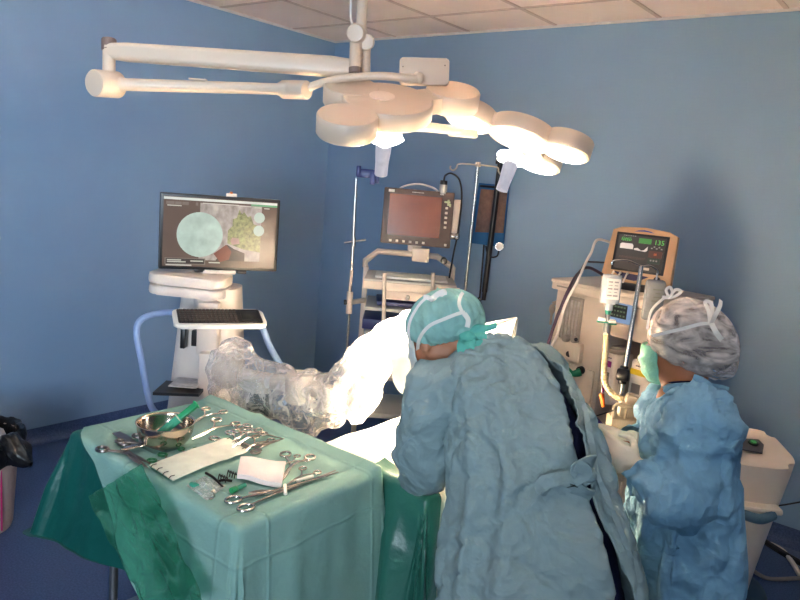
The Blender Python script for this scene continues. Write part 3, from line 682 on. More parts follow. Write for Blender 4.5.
MB().box((0, .16, .495), (AW + .04, .56, .035), bev=.012).build('work_surface', AN, anm)
MB().box((0, .2, .09), (.64, .56, .05), bev=.015).build('base', AND, anm)
for k, z in enumerate((.17, .29, .41)):
    d = MB().box((-.03, -.004, z), (.54, .02, .105), bev=.005).build('drawer', AN, anm); MB().box((-.03, -.02, z + .02), (.20, .02, .016), bev=.004).build('drawer_handle', AND, d)
for sx in (-1, 1):
    for sy in (0, 1): MB().cyl((sx * .28 - .015, -.04 + sy * .48, .035), (sx * .28 + .015, -.04 + sy * .48, .035), .035, n=18, bev=.004).cyl((sx * .28, -.04 + sy * .48, .03), (sx * .28, -.04 + sy * .48, .08), .014).build('caster', RUB, anm)
# flow meter window
fl, fr = ap(562, 304), ap(586, 306); fb = ap(578, 327)
cxm = (fl.x + fr.x) / 2 + .0; 
fm = MB().box((cxm, -.004, 1.10), (.13, .018, .25), bev=.004).build('flow_meter', AND, anm)
b = MB()
for k in range(5): b.cyl((cxm - .045 + k * .0225, -.018, .99), (cxm - .045 + k * .0225, -.018, 1.21), .007, n=10)
b.build('flow_tube', mat('frosted_flow_tube', (206, 200, 196), .15, trans=.4, var=.15, nscale=30), fm)
MB().box((cxm, -.012, .935), (.20, .04, .105), bev=.008).build('control_panel', AN, anm)
def knob(px, py, r, mtl, y=-.03, L=.03, nm='knob'):
    p = ap(px, py, y); return MB().cyl(p, p + V((0, -L, 0)), r, r * .9, n=20, bev=.003).build(nm, mtl, anm)
knob(567.5, 338, .021, AND); knob(576, 339.5, .019, AND); MB().cyl(ap(576, 339.5, -.06), ap(576, 339.5, -.064), .010, n=14).build('knob_cap', BLK, anm)
MB().box((-.16, -.004, .74), (.29, .022, .24), bev=.008).build('lower_panel', AN, anm)
knob(558.5, 351, .017, AND, -.012, .02); knob(569, 354, .028, AND, -.012, .014); MB().cyl(ap(569, 354, -.026), ap(569, 354, -.032), .017, n=18).build('knob_cap', BLK, anm)
knob(582, 370, .022, BLK, -.012, .03)
b = MB(); p = ap(577, 372, -.03); b.tube(spline([p + V((.03, -.01, .01)), p + V((0, -.035, -.005)), p + V((-.05, -.03, .012)), p + V((-.08, -.02, .03))], 5), [.022, .022, .022, .02, .018, .016, .014] + [.014] * 9, 12)
tag_g = b.build('oxygen_flush', mat('bright_green_plastic', (22, 128, 90), .35), anm)
# display on the right block
db = MB().prism(rrect(.150, .135, .008, 3), .014, frame(ap(620, 311.5, -.006) + V((.006, 0, 0)), (1, 0, 0), (0, 0, 1), (0, -1, 0)), bev=.003).build('ventilator_display', AN, anm)
pd = ap(620, 311.5, -.021) + V((.006, 0, 0))
MB().box(pd, (.132, .002, .114)).build('screen', mat('ventilator_screen_blue', (150, 186, 232), .3, emit=.55, var=.08), db, smooth=0)
MB().box(pd + V((-.014, -.0015, -.0)), (.098, .002, .07)).build('screen_field', mat('ventilator_screen_dark', (44, 50, 44), .3, emit=.1), db, smooth=0)
b = MB(); rnd = random.Random(5)
for r in range(3):
    for c in range(5): b.box(pd + V((-.052 + c * .018, -.003, .022 - r * .022)), (rnd.uniform(.006, .014), .001, .008))
b.build('screen_readout', mat('ventilator_readout', (126, 150, 112), .3, emit=.5), db, smooth=0)
pb = ap(641, 313, -.006)
for k in range(4): MB().cyl(V((.268, -.002, zt - .085 - k * .031)), V((.268, -.010, zt - .085 - k * .031)), .007, n=12).build('button', mat('machine_tan_button', (190, 140, 100), .4), anm)
MB().cyl((.262, -.002, zt - .218), (.262, -.028, zt - .218), .019, .017, n=22, bev=.003).build('selector_knob', AND, anm)
MB().box((.22, -.006, zt - .052), (.10, .006, .008), bev=.001).build('maker_strip', AND, anm)
MB().box((-.25, -.042, zt - .02), (.10, .004, .008), bev=.001).build('maker_strip', AND, anm)
b = MB(); b.tube([(-.345, .08, 1.16), (-.37, .06, 1.16), (-.385, .05, 1.15)], .012, 10).ell((-.385, .05, 1.12), (.018, .018, .03)).tube([(-.385, .05, 1.1), (-.385, .05, 1.03)], .007, 8)
b.build('side_valve', AND, anm)
def to_w(p): return wm(anm) @ V(p)
# two vaporisers hanging in the bay
VP = mat('vaporiser_cream', (222, 210, 202), .4, var=.03); 
VZ = ap(606, 404, .045).z
def vaporiser(x, label, bands):
    t = thing('vaporiser', label, 'vaporiser', to_w((x, .12, VZ)), AR, 'vaporisers in the anaesthesia machine bay')
    MB().prism(rrect(.125, .15, .03, 5), .27, Matrix.Translation(V((0, 0, 0))), bev=.012).build('body', VP, t)
    MB().lathe([(.058, .268), (.060, .278), (.060, .290), (.052, .296), (.044, .297), (.044, .305), (.0, .305)], 28, cap1=False).build('dial', AND, t)
    for nm, rgb, dx, z, w_, h in bands:
        MB().box((dx, -.0765, z), (w_, .004, h), bev=.001).build(nm, mat('%s_%d' % (nm, rgb[0]), rgb, .5), t, smooth=0)
    b = MB()
    for k in range(4): b.box((-.02 + k * .011, -.0765, .248), (.008, .003, .006))
    b.build('small_lettering', mat('grey_lettering', (110, 100, 120), .5), t, smooth=0)
    return t
vA = vaporiser(ap(607, 372, .045).x, 'cream vaporiser with magenta labels at the left of the bay', (('label_band', (150, 28, 122), -.015, .215, .07, .032), ('label_band', (150, 28, 122), -.02, .075, .038, .04), ('filler_port', (140, 134, 130), -.01, .145, .05, .05)))
vB = vaporiser(ap(639, 376, .045).x, 'cream vaporiser with a yellow label at the right of the bay', (('label_band', (222, 190, 30), -.005, .215, .095, .03), ('filler_port', (140, 134, 130), -.01, .13, .05, .05)))
# purple breathing bag and cables on the work surface
b = MB(); b.ell((0, 0, .055), (.075, .055, .055)).tube([(.05, 0, .055), (.10, -.01, .055)], [.04, .02], 14)
o = b.build('breathing_bag', mat('purple_bag', (70, 44, 118), .45), None); o.location = to_w((-.01, .0, .515)); o.rotation_euler = (0, 0, AR)
tag(o, 'purple breathing bag lying on the machine shelf under the vaporisers', 'breathing bag')
# patient monitor on top
PM = mat('monitor_tan_plastic', (188, 150, 116), .45, var=.03)
mp_ = on_y(636, 268, a0.y - .10)
MR = AR + math.radians(20)
ml = to_w((.075, .14, zt + .019))
pm = thing('patient_monitor', 'tan patient monitor with green readings standing on the anaesthesia machine', 'patient monitor', ml, MR)
TI = math.radians(10)
PMM = frame((0, -.07, .035), (1, 0, 0), (0, math.sin(TI), math.cos(TI)), (0, -math.cos(TI), math.sin(TI)))
out = [(-.175, 0), (.165, 0), (.172, .02), (.165, .262), (.12, .282), (.0, .292), (-.12, .285), (-.160, .268), (-.182, .02)]
MB().prism(out, .05, PMM, z0=-.05, bev=.008).build('case', PM, pm)
MB().box((0, .13, -.12), (.28, .22, .15), PMM, bev=.03).build('rear_housing', PM, pm)
MB().box((0, -.02, .018), (.28, .16, .036), bev=.006).build('foot', BLK, pm)
ps = MB().box((-.004, .158, .001), (.262, .198, .006), PMM, bev=.002).build('screen_frame', BLK, pm)
MB().box((-.004, .158, .0045), (.236, .176, .001), PMM).build('screen', mat('vital_screen_brown', (62, 44, 38), .3, emit=.35, var=.1), ps, smooth=0)
def pscr(x, y, w_, h, name, rgb, emit, pm_=None): return MB().box((x, y, .0055), (w_, h, .001), PMM).build(name, mat(name, rgb, .3, emit=emit, var=.1), ps, smooth=0)
pscr(.012, .222, .062, .026, 'green_field', (66, 160, 56), .6)
b = MB()
for k in range(16):
    x = -.104 + k * .003; b.box((x, .222 + .009 * math.sin(k * 1.9) * (1 if k % 3 else .3), .0055), (.0034, .004 + .008 * (k % 3 == 0), .001), PMM)
b.build('pulse_trace', mat('green_trace', (70, 190, 70), .3, emit=.8), ps, smooth=0)
text_bm('135', .034, frame(PMM @ V((.082, .220, .0055)), PMM.to_3x3() @ V((1, 0, 0)), PMM.to_3x3() @ V((0, 1, 0)), PMM.to_3x3() @ V((0, 0, 1)))).build('heart_rate_digits', mat('green_digits', (90, 200, 80), .3, emit=.9), ps, smooth=0)
MB().prism([(-.108, .174), (-.108, .196), (-.100, .202), (-.048, .202), (-.042, .194), (-.042, .174)], .001, PMM, z0=.005).build('gas_curve', mat('white_curve', (236, 220, 210), .3, emit=.8), ps, smooth=0)
MB().prism([(-.036, .172), (-.036, .180), (-.02, .184), (0, .172), (.014, .176), (.030, .196), (.030, .174), (.02, .168)], .001, PMM, z0=.005).build('pressure_curve', mat('white_curve', (236, 220, 210), .3, emit=.8), ps, smooth=0)
pscr(.072, .160, .066, .034, 'red_field', (120, 56, 38), .4); pscr(.072, .160, .014, .012, 'red_digits', (226, 110, 60), .8)
pscr(.070, .126, .060, .028, 'dark_green_field', (46, 74, 56), .4)
b = MB()
for k in range(5): b.box((.05 + k * .012, .190 + (k % 2) * .008, .0055), (.008, .006, .001), PMM)
for k in range(3): b.box((.055 + k * .014, .128, .0058), (.008, .008, .001), PMM)
for k in range(6): b.box((-.095 + k * .011, .242, .0055), (.007, .003, .001), PMM)
b.build('small_digits', mat('pale_digits', (180, 176, 170), .3, emit=.5), ps, smooth=0)
b = MB()
for k in range(24): b.box((-.104 + k * .0055, .128 + .006 * (k % 2), .0055), (.003, .008, .001), PMM)
b.build('breath_trace', mat('rust_trace', (120, 66, 44), .3, emit=.4), ps, smooth=0)
pscr(.04, .082, .03, .012, 'soft_key', (222, 196, 170), .6)
MB().prism([(-.05, .266), (-.03, .274), (0, .278), (.03, .274), (.05, .266), (.03, .268), (0, .270), (-.03, .268)], .004, PMM, z0=0).build('blue_emblem', mat('emblem_blue', (38, 64, 140), .4), pm, smooth=0)
MB().prism([(-.12, .052), (.06, .044), (.03, .026), (-.01, .014), (-.06, .018), (-.10, .04)], .004, PMM, z0=0).build('dark_panel', mat('panel_navy', (40, 32, 74), .4), pm, smooth=0)
MB().cyl((.102, .034, 0), (.102, .034, .018), .016, n=20, M=PMM, bev=.003).build('dial', BLK, pm)
for k in range(3):
    MB().tube(spline([PMM @ V(q) for q in ((-.115 + k * .035, .046, .004), (-.112 + k * .035, .046, .03), (-.118 + k * .035, .02, .035), (-.12 + k * .03, -.01, .02))], 5), .0045, 8).build('lead', mat('white_cable', (225, 215, 208), .5), pm)
def wcab(name, pts, r, m_, label): return tag(MB().tube(spline(pts, 8), r, 8).build(name, m_, None), label, 'cable')
pmw = lambda q: wm(pm) @ (PMM @ V(q))
WCB = mat('white_cable', (225, 215, 208), .5)
wcab('sensor_cable', [pmw((-.175, .20, -.03)), at(597, 240, 3.55), at(591, 253, 3.5), at(586, 262, 3.45), at(577, 282, 3.36), at(565, 305, 3.33), at(557, 335, 3.3), at(548, 352, 3.1), at(541, 372, 2.9)], .0065, WCB, 'white sensor cable drooping from the patient monitor down the machine front')
wcab('sensor_cable', [pmw((-.178, .09, -.03)), at(592, 262, 3.55), at(585, 263, 3.5), at(578, 276, 3.38), at(560, 308, 3.35), at(552, 330, 3.33), at(546, 350, 3.3), at(541, 372, 3.2)], .0045, mat('dark_grey_cable', (70, 64, 66), .5), 'grey cable drooping beside the white one from the monitor')
wcab('pressure_hose', [to_w((-.02, .1, zt + .03)), at(590, 268, 3.52), at(578, 274, 3.46), at(569, 289, 3.36), at(560, 310, 3.35), at(551, 335, 3.32), at(545, 360, 3.3), at(545, 400, 3.35)], .008, mat('dark_purple_hose', (56, 34, 58), .45), 'dark purple hose arching over the left corner of the anaesthesia machine')
# ------------------------------------------------------------------ drip pole with fluids in front of the anaesthesia machine
pt = at(641.5, 266, 2.98); pbm = at(619.5, 404, 2.99); dp = (pbm - pt).normalized(); pfl = pt + dp * ((pt.z - .06) / -dp.z)
fp = thing('drip_stand', 'striped looking steel drip stand in front of the anaesthesia machine holding a bottle', 'drip stand', (pfl.x, pfl.y, 0))
MB().cyl(pt, pfl, .0095, n=14).build('pole', CHROME, fp, True)
b = MB(); b.tube(spline([pt + VR * a + ZZ * c for a, c in ((-.125, -.005), (-.12, .012), (-.06, .018), (0, .0), (.035, .004), (.068, -.012), (.072, -.03))], 5), .0038, 8)
b.build('hook', CHROME, fp, True)
for k in range(5):
    a = k * 2 * PI / 5; d = V((math.cos(a), math.sin(a), 0))
    MB().tube([V((0, 0, .075)), d * .12 + ZZ * .065, d * .26 + ZZ * .05], [.016, .014, .011], 10).ell(d * .26 + ZZ * .025, .025, u=14, v=8).build('foot', CHROME, fp)
MB().cyl(at(622, 384, 2.985), at(624.5, 366, 2.985), .017, n=16, bev=.003).cyl(at(617, 374, 2.96), at(629, 376, 2.94), .026, n=18, bev=.005).build('clamp_knob', BLK, fp, True)
# upside-down saline bottle with its drip chamber
bt = at(613, 272, 2.93)
sb = thing('saline_bottle', 'clear saline bottle with white label hanging upside down left of the pole', 'saline bottle', bt)
PLC = mat('frosted_bottle_plastic', (214, 218, 224), .25, trans=.35, var=.05)
def lpx(px, py, d=2.93): return at(px, py, d) - bt
M = frame(lpx(608.5, 308.5), VR, VA, (lpx(613, 272) - lpx(608.5, 308.5)).normalized())
MB().prism(rrect(.078, .055, .022, 5), .118, M @ Matrix.Translation(V((0, 0, .022))), bev=.012).cyl((0, 0, -.006), (0, 0, .028), .017, n=18, M=M).build('bottle', PLC, sb)
MB().box((0, -.0285, .085), (.056, .002, .085), M).build('label', mat('paper_label_white', (236, 228, 222), .7, var=.02), sb, smooth=0)
b = MB(); rnd = random.Random(2)
for r in range(5):
    for c in range(2): b.box((-.012 + c * .024, -.030, .058 + r * .014), (rnd.uniform(.012, .02), .001, .003 if r % 2 else .006), M)
b.build('label_print', mat('label_grey_print', (168, 160, 160), .7), sb, smooth=0)
MB().cyl((0, 0, -.008), (0, 0, -.024), .014, .010, n=16, M=M).build('spike', mat('teal_green_plastic', (30, 140, 110), .4), sb)
MB().box((-.022, 0, -.046), (.030, .02, .016), M, bev=.003).box((.018, 0, -.052), (.034, .02, .016), M, bev=.003).build('clip', mat('white_clip', (236, 228, 220), .4), sb)
MB().box((-.018, 0, -.057), (.046, .022, .006), M, bev=.002).box((.022, 0, -.062), (.034, .022, .006), M, bev=.002).build('clip_edge', mat('teal_green_plastic', (30, 140, 110), .4), sb)
MB().cyl((0, 0, -.024), (0, 0, -.105), .0105, n=16, M=M).build('drip_chamber', mat('clear_tube_plastic', (226, 226, 222), .12, trans=.7, var=.02), sb)
MB().tube(spline([M @ V((0, 0, -.10)), lpx(605, 340), lpx(602.5, 370), lpx(601.5, 395), lpx(602, 402)], 6), .0026, 8).build('line', mat('clear_tube_plastic', (226, 226, 222), .12), sb)
MB().cyl(lpx(601.5, 394), lpx(603.5, 407), .0115, .007, n=12).build('connector', mat('orange_connector', (244, 110, 34), .4), sb)
bg = at(656, 280, 2.95)
gb = thing('fluid_bag', 'grey translucent fluid bag hanging right of the pole above the bouffant cap', 'fluid bag', bg)
M2 = frame(at(653.5, 300, 2.96) - bg, VR, VA, (at(657, 280, 2.96) - at(653.5, 305, 2.96)).normalized())
MB().box((0, 0, .0), (.085, .034, .17), M2, bev=.014).build('bag', mat('grey_bag_plastic', (176, 178, 180), .25, trans=.35, var=.1), gb)
b = MB()
for k in range(7): b.box((.008, -.0185, -.05 + k * .016), (.045 - (k % 3) * .012, .001, .005), M2)
b.build('bag_print', mat('bag_dark_print', (120, 124, 118), .6), gb, smooth=0)
MB().tube([M2 @ V((0, 0, .08)), M2 @ V((0, 0, .11)), pt + VR * .07 - ZZ * .025 - bg], .004, 8).build('hanger', PLC, gb)
HOSE = mat('cream_corrugated_hose', (200, 178, 140), .5)
hp = spline([at(606.5, 334, 2.90), at(605.5, 352, 2.88), at(604, 372, 2.86), at(607, 387, 2.85), at(617, 397, 2.84), at(624, 399, 2.83)], 14)
hr = [.0122 + .0014 * math.sin(k * 2.2) for k in range(len(hp))]
tag(MB().tube(hp, hr, 12).build('breathing_hose', HOSE, None), 'cream corrugated hose curving down beside the magenta labelled vaporiser', 'hose')
# small boxed monitor with a carry handle clamped on the pole
pl_ = at(632, 425, 2.80)
pu = thing('infusion_pump', 'small cream pump with a dark window and a carry handle by the gloved hands', 'infusion pump', pl_, ROTV - .12)
PC = mat('pump_cream_plastic', (160, 146, 126), .45, var=.03)
pL = pu
MB().box((.0, .05, -.055), (.165, .11, .15), bev=.01).build('case', PC, pu)
MB().box((.012, -.008, -.062), (.120, .006, .085), bev=.004).build('window_frame', PC, pu)
MB().box((.014, -.012, -.064), (.098, .003, .066)).build('window', mat('pump_dark_window', (22, 26, 24), .2), pu, smooth=0)
MB().tube([(-.075, .01, -.02), (-.075, .01, .065), (-.065, .01, .074), (.062, .01, .062), (.072, .01, .052), (.072, .01, -.01)], .008, 8).tube([(-.028, .01, .02), (-.028, .01, .07)], .006, 8).build('carry_handle', PC, pu)
MB().box((-.03, .045, .085), (.055, .04, .035), Matrix.Rotation(.3, 4, 'Y'), bev=.006).box((.005, .05, .05), (.11, .05, .07), bev=.01).build('connector_block', mat('white_connector', (176, 162, 146), .4), pu)
p_w = wm(pu).inverted() @ at(607, 425, 2.93)
MB().tube([(-.06, .09, -.05), V((p_w.x, p_w.y, -.05))], .014, 10).build('pole_bracket', BLK, pu)
MB().tube([(.02, .075, .05), (.06, .05, .07), (.09, .02, .045), (.10, .03, .0)], .006, 8).build('power_lead', BLK, pu)
MB().tube([wm(pu).inverted() @ at(590, 418, 2.7), (-.08, 0, .05)], .0028, 6).build('sensor_lead', BLK, pu)
# ------------------------------------------------------------------ tall white unit by the back wall
ul = on_z(716, 590, 0); ul.z = 0
un = thing('warming_unit', 'tall white floor unit with a green button behind the bouffant cap wearer', 'warming unit', ul, ROTV - .10)
UW = mat('unit_white_plastic', (222, 208, 194), .42, var=.03); UT = mat('unit_teal_base', (40, 66, 82), .5)
MB().lathe([(.20, .0), (.215, .02), (.20, .05), (.15, .075), (.0, .08)], 36, M=Matrix.Diagonal((1.0, 1.15, 1, 1)), cap1=False).build('base', UT, un)
def ub(u, v):
    a = 2 * PI * u; hw = lerp(.105, .165, v ** 1.2); hd = lerp(.13, .155, v); c, s = math.cos(a), math.sin(a)
    z = .07 + v * .61
    return V((hw * math.copysign(abs(c) ** .5, c) + .035 * v, hd * math.copysign(abs(s) ** .5, s), z + (.075 * (s + 1) / 2 if v > .95 else 0)))
b = MB(); g = b.grid(ub, 48, 14, True); b.bm.faces.new(g[-1]); b.bm.faces.new(g[0][::-1])
bmesh.ops.bevel(b.bm, geom=[e for e in b.bm.edges if all(v in g[-1] for v in e.verts)], offset=.018, segments=3, affect='EDGES')
b.build('housing', UW, un)
UM = frame((.035, 0, .72), (1, 0, 0), (0, .97, .235), (0, -.235, .97))
b = MB(); b.prism([(-.10, -.05), (.03, -.07), (.06, .0), (.05, .04), (-.09, .03)], .006, UM, z0=.008); b.build('control_panel', mat('unit_grey_panel', (96, 94, 96), .4), un)
MB().cyl((.012, .0, .012), (.012, 0, .022), .022, n=22, M=UM, bev=.003).build('button_ring', BLK, un)
MB().cyl((.012, .0, .021), (.012, 0, .025), .013, n=18, M=UM).build('green_button', mat('green_lit_button', (56, 150, 70), .3, emit=.5), un)
MB().box((-.03, .075, .010), (.05, .006, .003), UM).build('red_strip', mat('red_label', (206, 60, 50), .5), un, smooth=0)
MB().box((.02, -.165, .50), (.24, .07, .028), bev=.012).build('front_ledge', UW, un)
MB().tube(spline([(-.06, -.20, .485), (.03, -.225, .475), (.10, -.19, .485)], 6), .022, 12).build('grip', mat('unit_blue_grip', (70, 104, 124), .45), un)
MB().ell((.145, -.10, .585), (.02, .022, .03)).build('side_latch', UW, un)
# cables on the floor and wall
def fz(px, py, z=.012): return on_z(px, py, z)
tag(MB().tube(spline([fz(752, 540), fz(768, 543), fz(782, 550), fz(792, 562), fz(800, 575), fz(812, 590)], 7), .012, 8).build('floor_cable', mat('white_cable', (225, 215, 208), .5), None), 'thick white cable curving over the floor beside the white floor unit', 'cable')
tag(MB().tube(spline([fz(749, 566), fz(758, 574), fz(772, 579), fz(800, 578), fz(815, 576)], 7), .010, 8).ell(fz(750, 567, .016), (.022, .022, .016)).build('floor_cable', mat('dull_grey_cable', (150, 138, 130), .5), None), 'dull grey cable with a plug on the floor nearest the unit base', 'cable')
tag(MB().tube(spline([fz(752, 533), fz(775, 548), fz(795, 560), fz(820, 573)], 7), .016, 8).build('floor_cable', BLK, None), 'black cable on the floor along the foot of the back wall', 'cable')
tag(MB().tube(spline([at(722, 498, 3.1), at(738, 505, 3.1), at(765, 507, 3.12), at(800, 502, 3.1), at(830, 494, 3.1)], 7), .004, 6).build('hanging_cable', BLK, None), 'thin black cable hanging across the white floor unit', 'cable')
# ------------------------------------------------------------------ draped operating table
OTX0, OTX1, OTY0, OTY1, OTZ = 2.44, 2.98, -2.44, -1.30, .80
otl = V(((OTX0 + OTX1) / 2, (OTY0 + OTY1) / 2, 0))
ot = thing('operating_table', 'operating table under pale drapes between the instruments and the gowned people', 'operating table', otl)
STEEL = mat('table_steel', (170, 168, 165), .35, metal=.9)
MB().box((0, 0, .06), (.46, .80, .10), bev=.02).build('base', STEEL, ot)
MB().box((0, 0, .36), (.22, .30, .56), bev=.02).build('column', STEEL, ot)
MB().box((0, 0, .66), (OTX1 - OTX0 - .06, OTY1 - OTY0 - .04, .05), bev=.01).build('table_top', STEEL, ot)
MB().box((0, 0, .72), (OTX1 - OTX0 - .06, OTY1 - OTY0 - .04, .07), bev=.02).build('mattress', mat('black_mattress', (30, 30, 34), .6), ot)
def drape_pt(x, y, X0, X1, Y0, Y1, Z, flare, seed, rip=.02, top=None, maxdrop=9):
    """a cloth point laid flat at (x,y): it rests on the rectangle and hangs over its rim"""
    qx = min(max(x, X0), X1); qy = min(max(y, Y0), Y1); d = V((x - qx, y - qy, 0)); L = d.length
    zt = Z + (top(qx, qy) if top else 0)
    if L < 1e-6: return V((x, y, zt))
    d /= L; r = .022
    if L < r * 1.5: a = L / r; return V((qx, qy, zt)) + d * (r * math.sin(a)) + ZZ * (-r * (1 - math.cos(a)))
    h = L - r * 1.5; s = qx * 1.0 + qy * 1.0 + math.atan2(d.y, d.x) * .35
    w_ = noise.noise(V((s * 6 + seed, h * .8, seed))) + .5 * noise.noise(V((s * 15 + seed, h * 1.5, 3)))
    h2 = min(h, maxdrop)
    return V((qx, qy, zt - r)) + d * (r + flare * h + rip * w_ * min(1, h * 6)) + ZZ * (-h2 * .985)
def cloth_mat(name, rgb, rough=.85, trans=.0, bump=.5, bscale=26, var=.06, spec=.2):
    m = mat(name, rgb, rough, var=var, nscale=5, bump=bump, bscale=bscale, bdist=.012, spec=spec)
    return m
MINT = cloth_mat('pale_mint_drape', (232, 234, 222), bump=.6, bscale=14)
def hump(x, y):
    cx = (OTX0 + OTX1) / 2; a = max(0, 1 - ((x - cx) / .27) ** 2); t = (y - OTY0) / (OTY1 - OTY0)
    return .10 * a * (.35 + .65 * min(1, max(0, t * 3))) + .012 * noise.noise(V((x * 7, y * 7, 1)))
b = MB()
def main_d(u, v):
    x = lerp(OTX0 - .50, OTX1 + .36, u); y = lerp(OTY0 - .10, OTY1 + .02, v)
    return drape_pt(x, y, OTX0, OTX1, OTY0, OTY1, OTZ - .035, .10, 4.2, .03, hump)
b.grid(main_d, 110, 120); b.solidify(-.003)
tag(b.build('patient_drape', MINT, None), 'pale mint patient drape spread over the operating table under the lamps', 'patient drape')
TEALP = mat('teal_plastic_drape', (52, 120, 104), .32, var=.08, nscale=4, bump=.5, bscale=12, bdist=.015, spec=.6)
b = MB()
def foot_d(u, v):
    x = lerp(OTX0 + .34, OTX1 + .50, u); y = lerp(OTY0 - .60, OTY0 + .03, v)
    p = drape_pt(x, y, OTX0, OTX1 + .022, OTY0 - .022, OTY1, OTZ - .006, .12, 8.1, .07, hump)
    return p + ZZ * .012 * noise.noise(V((x * 9, y * 9, 2)))
b.grid(foot_d, 80, 70); b.solidify(-.002)
tag(b.build('foot_drape', TEALP, None), 'green plastic drape hanging off the foot corner of the operating table', 'drape')
# white drape tented at the head end of the table
WHT = cloth_mat('white_tent_drape', (240, 238, 230), bump=.5, bscale=10)
tnt = thing('tent_drape', 'white drape tented on a bar behind the teal capped head', 'drape', (2.7, -1.35, .80))
tA = at(517, 317, 2.92); tB = at(420, 338, 2.98); tA2 = at(500, 372, 2.80); tB2 = at(400, 392, 2.85)
b = MB()
def tent(u, v):
    p = tB.lerp(tA, u).lerp(tB2.lerp(tA2, u), v)
    return p + VA * (.05 * math.sin(u * 9) * v + .03 * noise.noise(V((u * 5, v * 3, 2)))) - ZZ * .035 * math.sin(PI * u) * (1 - v)
b.grid(tent, 50, 30); b.solidify(.003); b.build('sheet', WHT, tnt, True)
b = MB(); b.tube([tB - ZZ * .01 + VA * .02, tA - ZZ * .01 + VA * .02], .008, 10).tube([tA - ZZ * .01 + VA * .02, V((tA.x, tA.y, .74)) + VA * .02], .008, 10).tube([tB - ZZ * .01 + VA * .02, V((tB.x, tB.y, .74)) + VA * .02], .008, 10)
b.build('support_bar', STEEL, tnt, True)
# ------------------------------------------------------------------ microscope arm inside a clear plastic cover
msl = at(262, 400, 2.98); msl.z = 0
ARMG = mat('microscope_grey', (176, 166, 158), .45)
ms = thing('surgical_microscope', 'jointed microscope arm under clear plastic beside the operating table', 'surgical microscope', msl)
MB().prism(rrect(.42, .42, .06), .08, Matrix.Translation(msl + V((0, 0, .0))), bev=.02).build('base', CG, ms, True)
j0 = at(228, 372, 2.98); j1 = at(262, 380, 2.95); j2 = at(300, 385, 2.88); j3 = at(335, 395, 2.80); j4 = at(398, 338, 2.66); j5 = at(424, 336, 2.60)
MB().cyl((msl.x, msl.y, .06), (j1.x, j1.y, j1.z), .05, .04, n=22).build('column', ARMG, ms, True)
b = MB(); b.tube(spline([j0, j1, j2, j3], 6), .034, 16).cyl(j2 - ZZ * .07, j2 + ZZ * .05, .062, n=26, bev=.012).ell(j0, (.07, .07, .07)); b.build('horizontal_arm', ARMG, ms, True)
b = MB(); b.tube(spline([j3, j3.lerp(j4, .5) + ZZ * .03, j4, j5], 6), .026, 14).cyl(j3 - ZZ * .06, j3 + ZZ * .03, .045, n=22, bev=.01); b.build('swing_arm', mat('lens_arm_white', (236, 230, 220), .4), ms, True)
b = MB(); b.cyl(j1 - ZZ * .05, j1 - ZZ * .16, .05, n=20, bev=.01); b.build('motor', BLK, ms, True)
b = MB(); b.ell(at(409, 362, 2.50), (.058, .07, .125), u=28, v=18); b.tube([j5, at(412, 340, 2.5)], [.03, .045], 14); r = remesh_bm(b, .012, 3)
for v in r.bm.verts: v.co += V((0, 0, 0)) + (v.co - at(409, 362, 2.5)).normalized() * .012 * noise.noise(v.co * 14)
r.build('optics', mat('white_sterile_cover', (238, 234, 226), .5), ms, True)
def film_mat(name, base, lo, hi, tint=(1, 1, 1), scale=9):
    m = bpy.data.materials.new(name); m.use_nodes = True; nt = m.node_tree; N = nt.nodes; b = N['Principled BSDF']; out = N['Material Output']
    b.inputs['Base Color'].default_value = s2l(base) + (1,); b.inputs['Roughness'].default_value = .16; b.inputs['Specular IOR Level'].default_value = .8
    tc = N.new('ShaderNodeTexCoord'); nz = N.new('ShaderNodeTexNoise'); nz.inputs['Scale'].default_value = scale; nz.inputs['Detail'].default_value = 7; nz.inputs['Distortion'].default_value = 1.2
    nt.links.new(tc.outputs['Object'], nz.inputs['Vector'])
    bp = N.new('ShaderNodeBump'); bp.inputs['Strength'].default_value = .9; bp.inputs['Distance'].default_value = .03; nt.links.new(nz.outputs['Fac'], bp.inputs['Height']); nt.links.new(bp.outputs['Normal'], b.inputs['Normal'])
    rg = N.new('ShaderNodeValToRGB'); e_ = rg.color_ramp.elements; e_[0].position = .44; e_[0].color = (0, 0, 0, 1); e_[1].position = .5; e_[1].color = (1, 1, 1, 1); q_ = e_.new(.56); q_.color = (0, 0, 0, 1)  # whitish streaks painted in as highlights on the crinkles
    nt.links.new(nz.outputs['Fac'], rg.inputs['Fac'])
    lw = N.new('ShaderNodeLayerWeight'); lw.inputs['Blend'].default_value = .35; nt.links.new(bp.outputs['Normal'], lw.inputs['Normal'])
    mr = N.new('ShaderNodeMapRange'); mr.inputs['To Min'].default_value = lo; mr.inputs['To Max'].default_value = hi; nt.links.new(lw.outputs['Facing'], mr.inputs['Value'])
    tr = N.new('ShaderNodeBsdfTransparent'); tr.inputs['Color'].default_value = tint + (1,)
    mx = N.new('ShaderNodeMixShader'); ad = N.new('ShaderNodeMath'); ad.operation = 'MULTIPLY_ADD'; ad.inputs[1].default_value = .30; nt.links.new(rg.outputs['Color'], ad.inputs[0]); nt.links.new(mr.outputs['Result'], ad.inputs[2]); ad.use_clamp = True
    nt.links.new(ad.outputs[0], mx.inputs['Fac']); nt.links.new(tr.outputs[0], mx.inputs[1]); nt.links.new(b.outputs[0], mx.inputs[2]); nt.links.new(mx.outputs[0], out.inputs['Surface'])
    return m
FILM = film_mat('clear_crinkled_plastic', (232, 226, 224), .10, .70, scale=11)
b = MB()
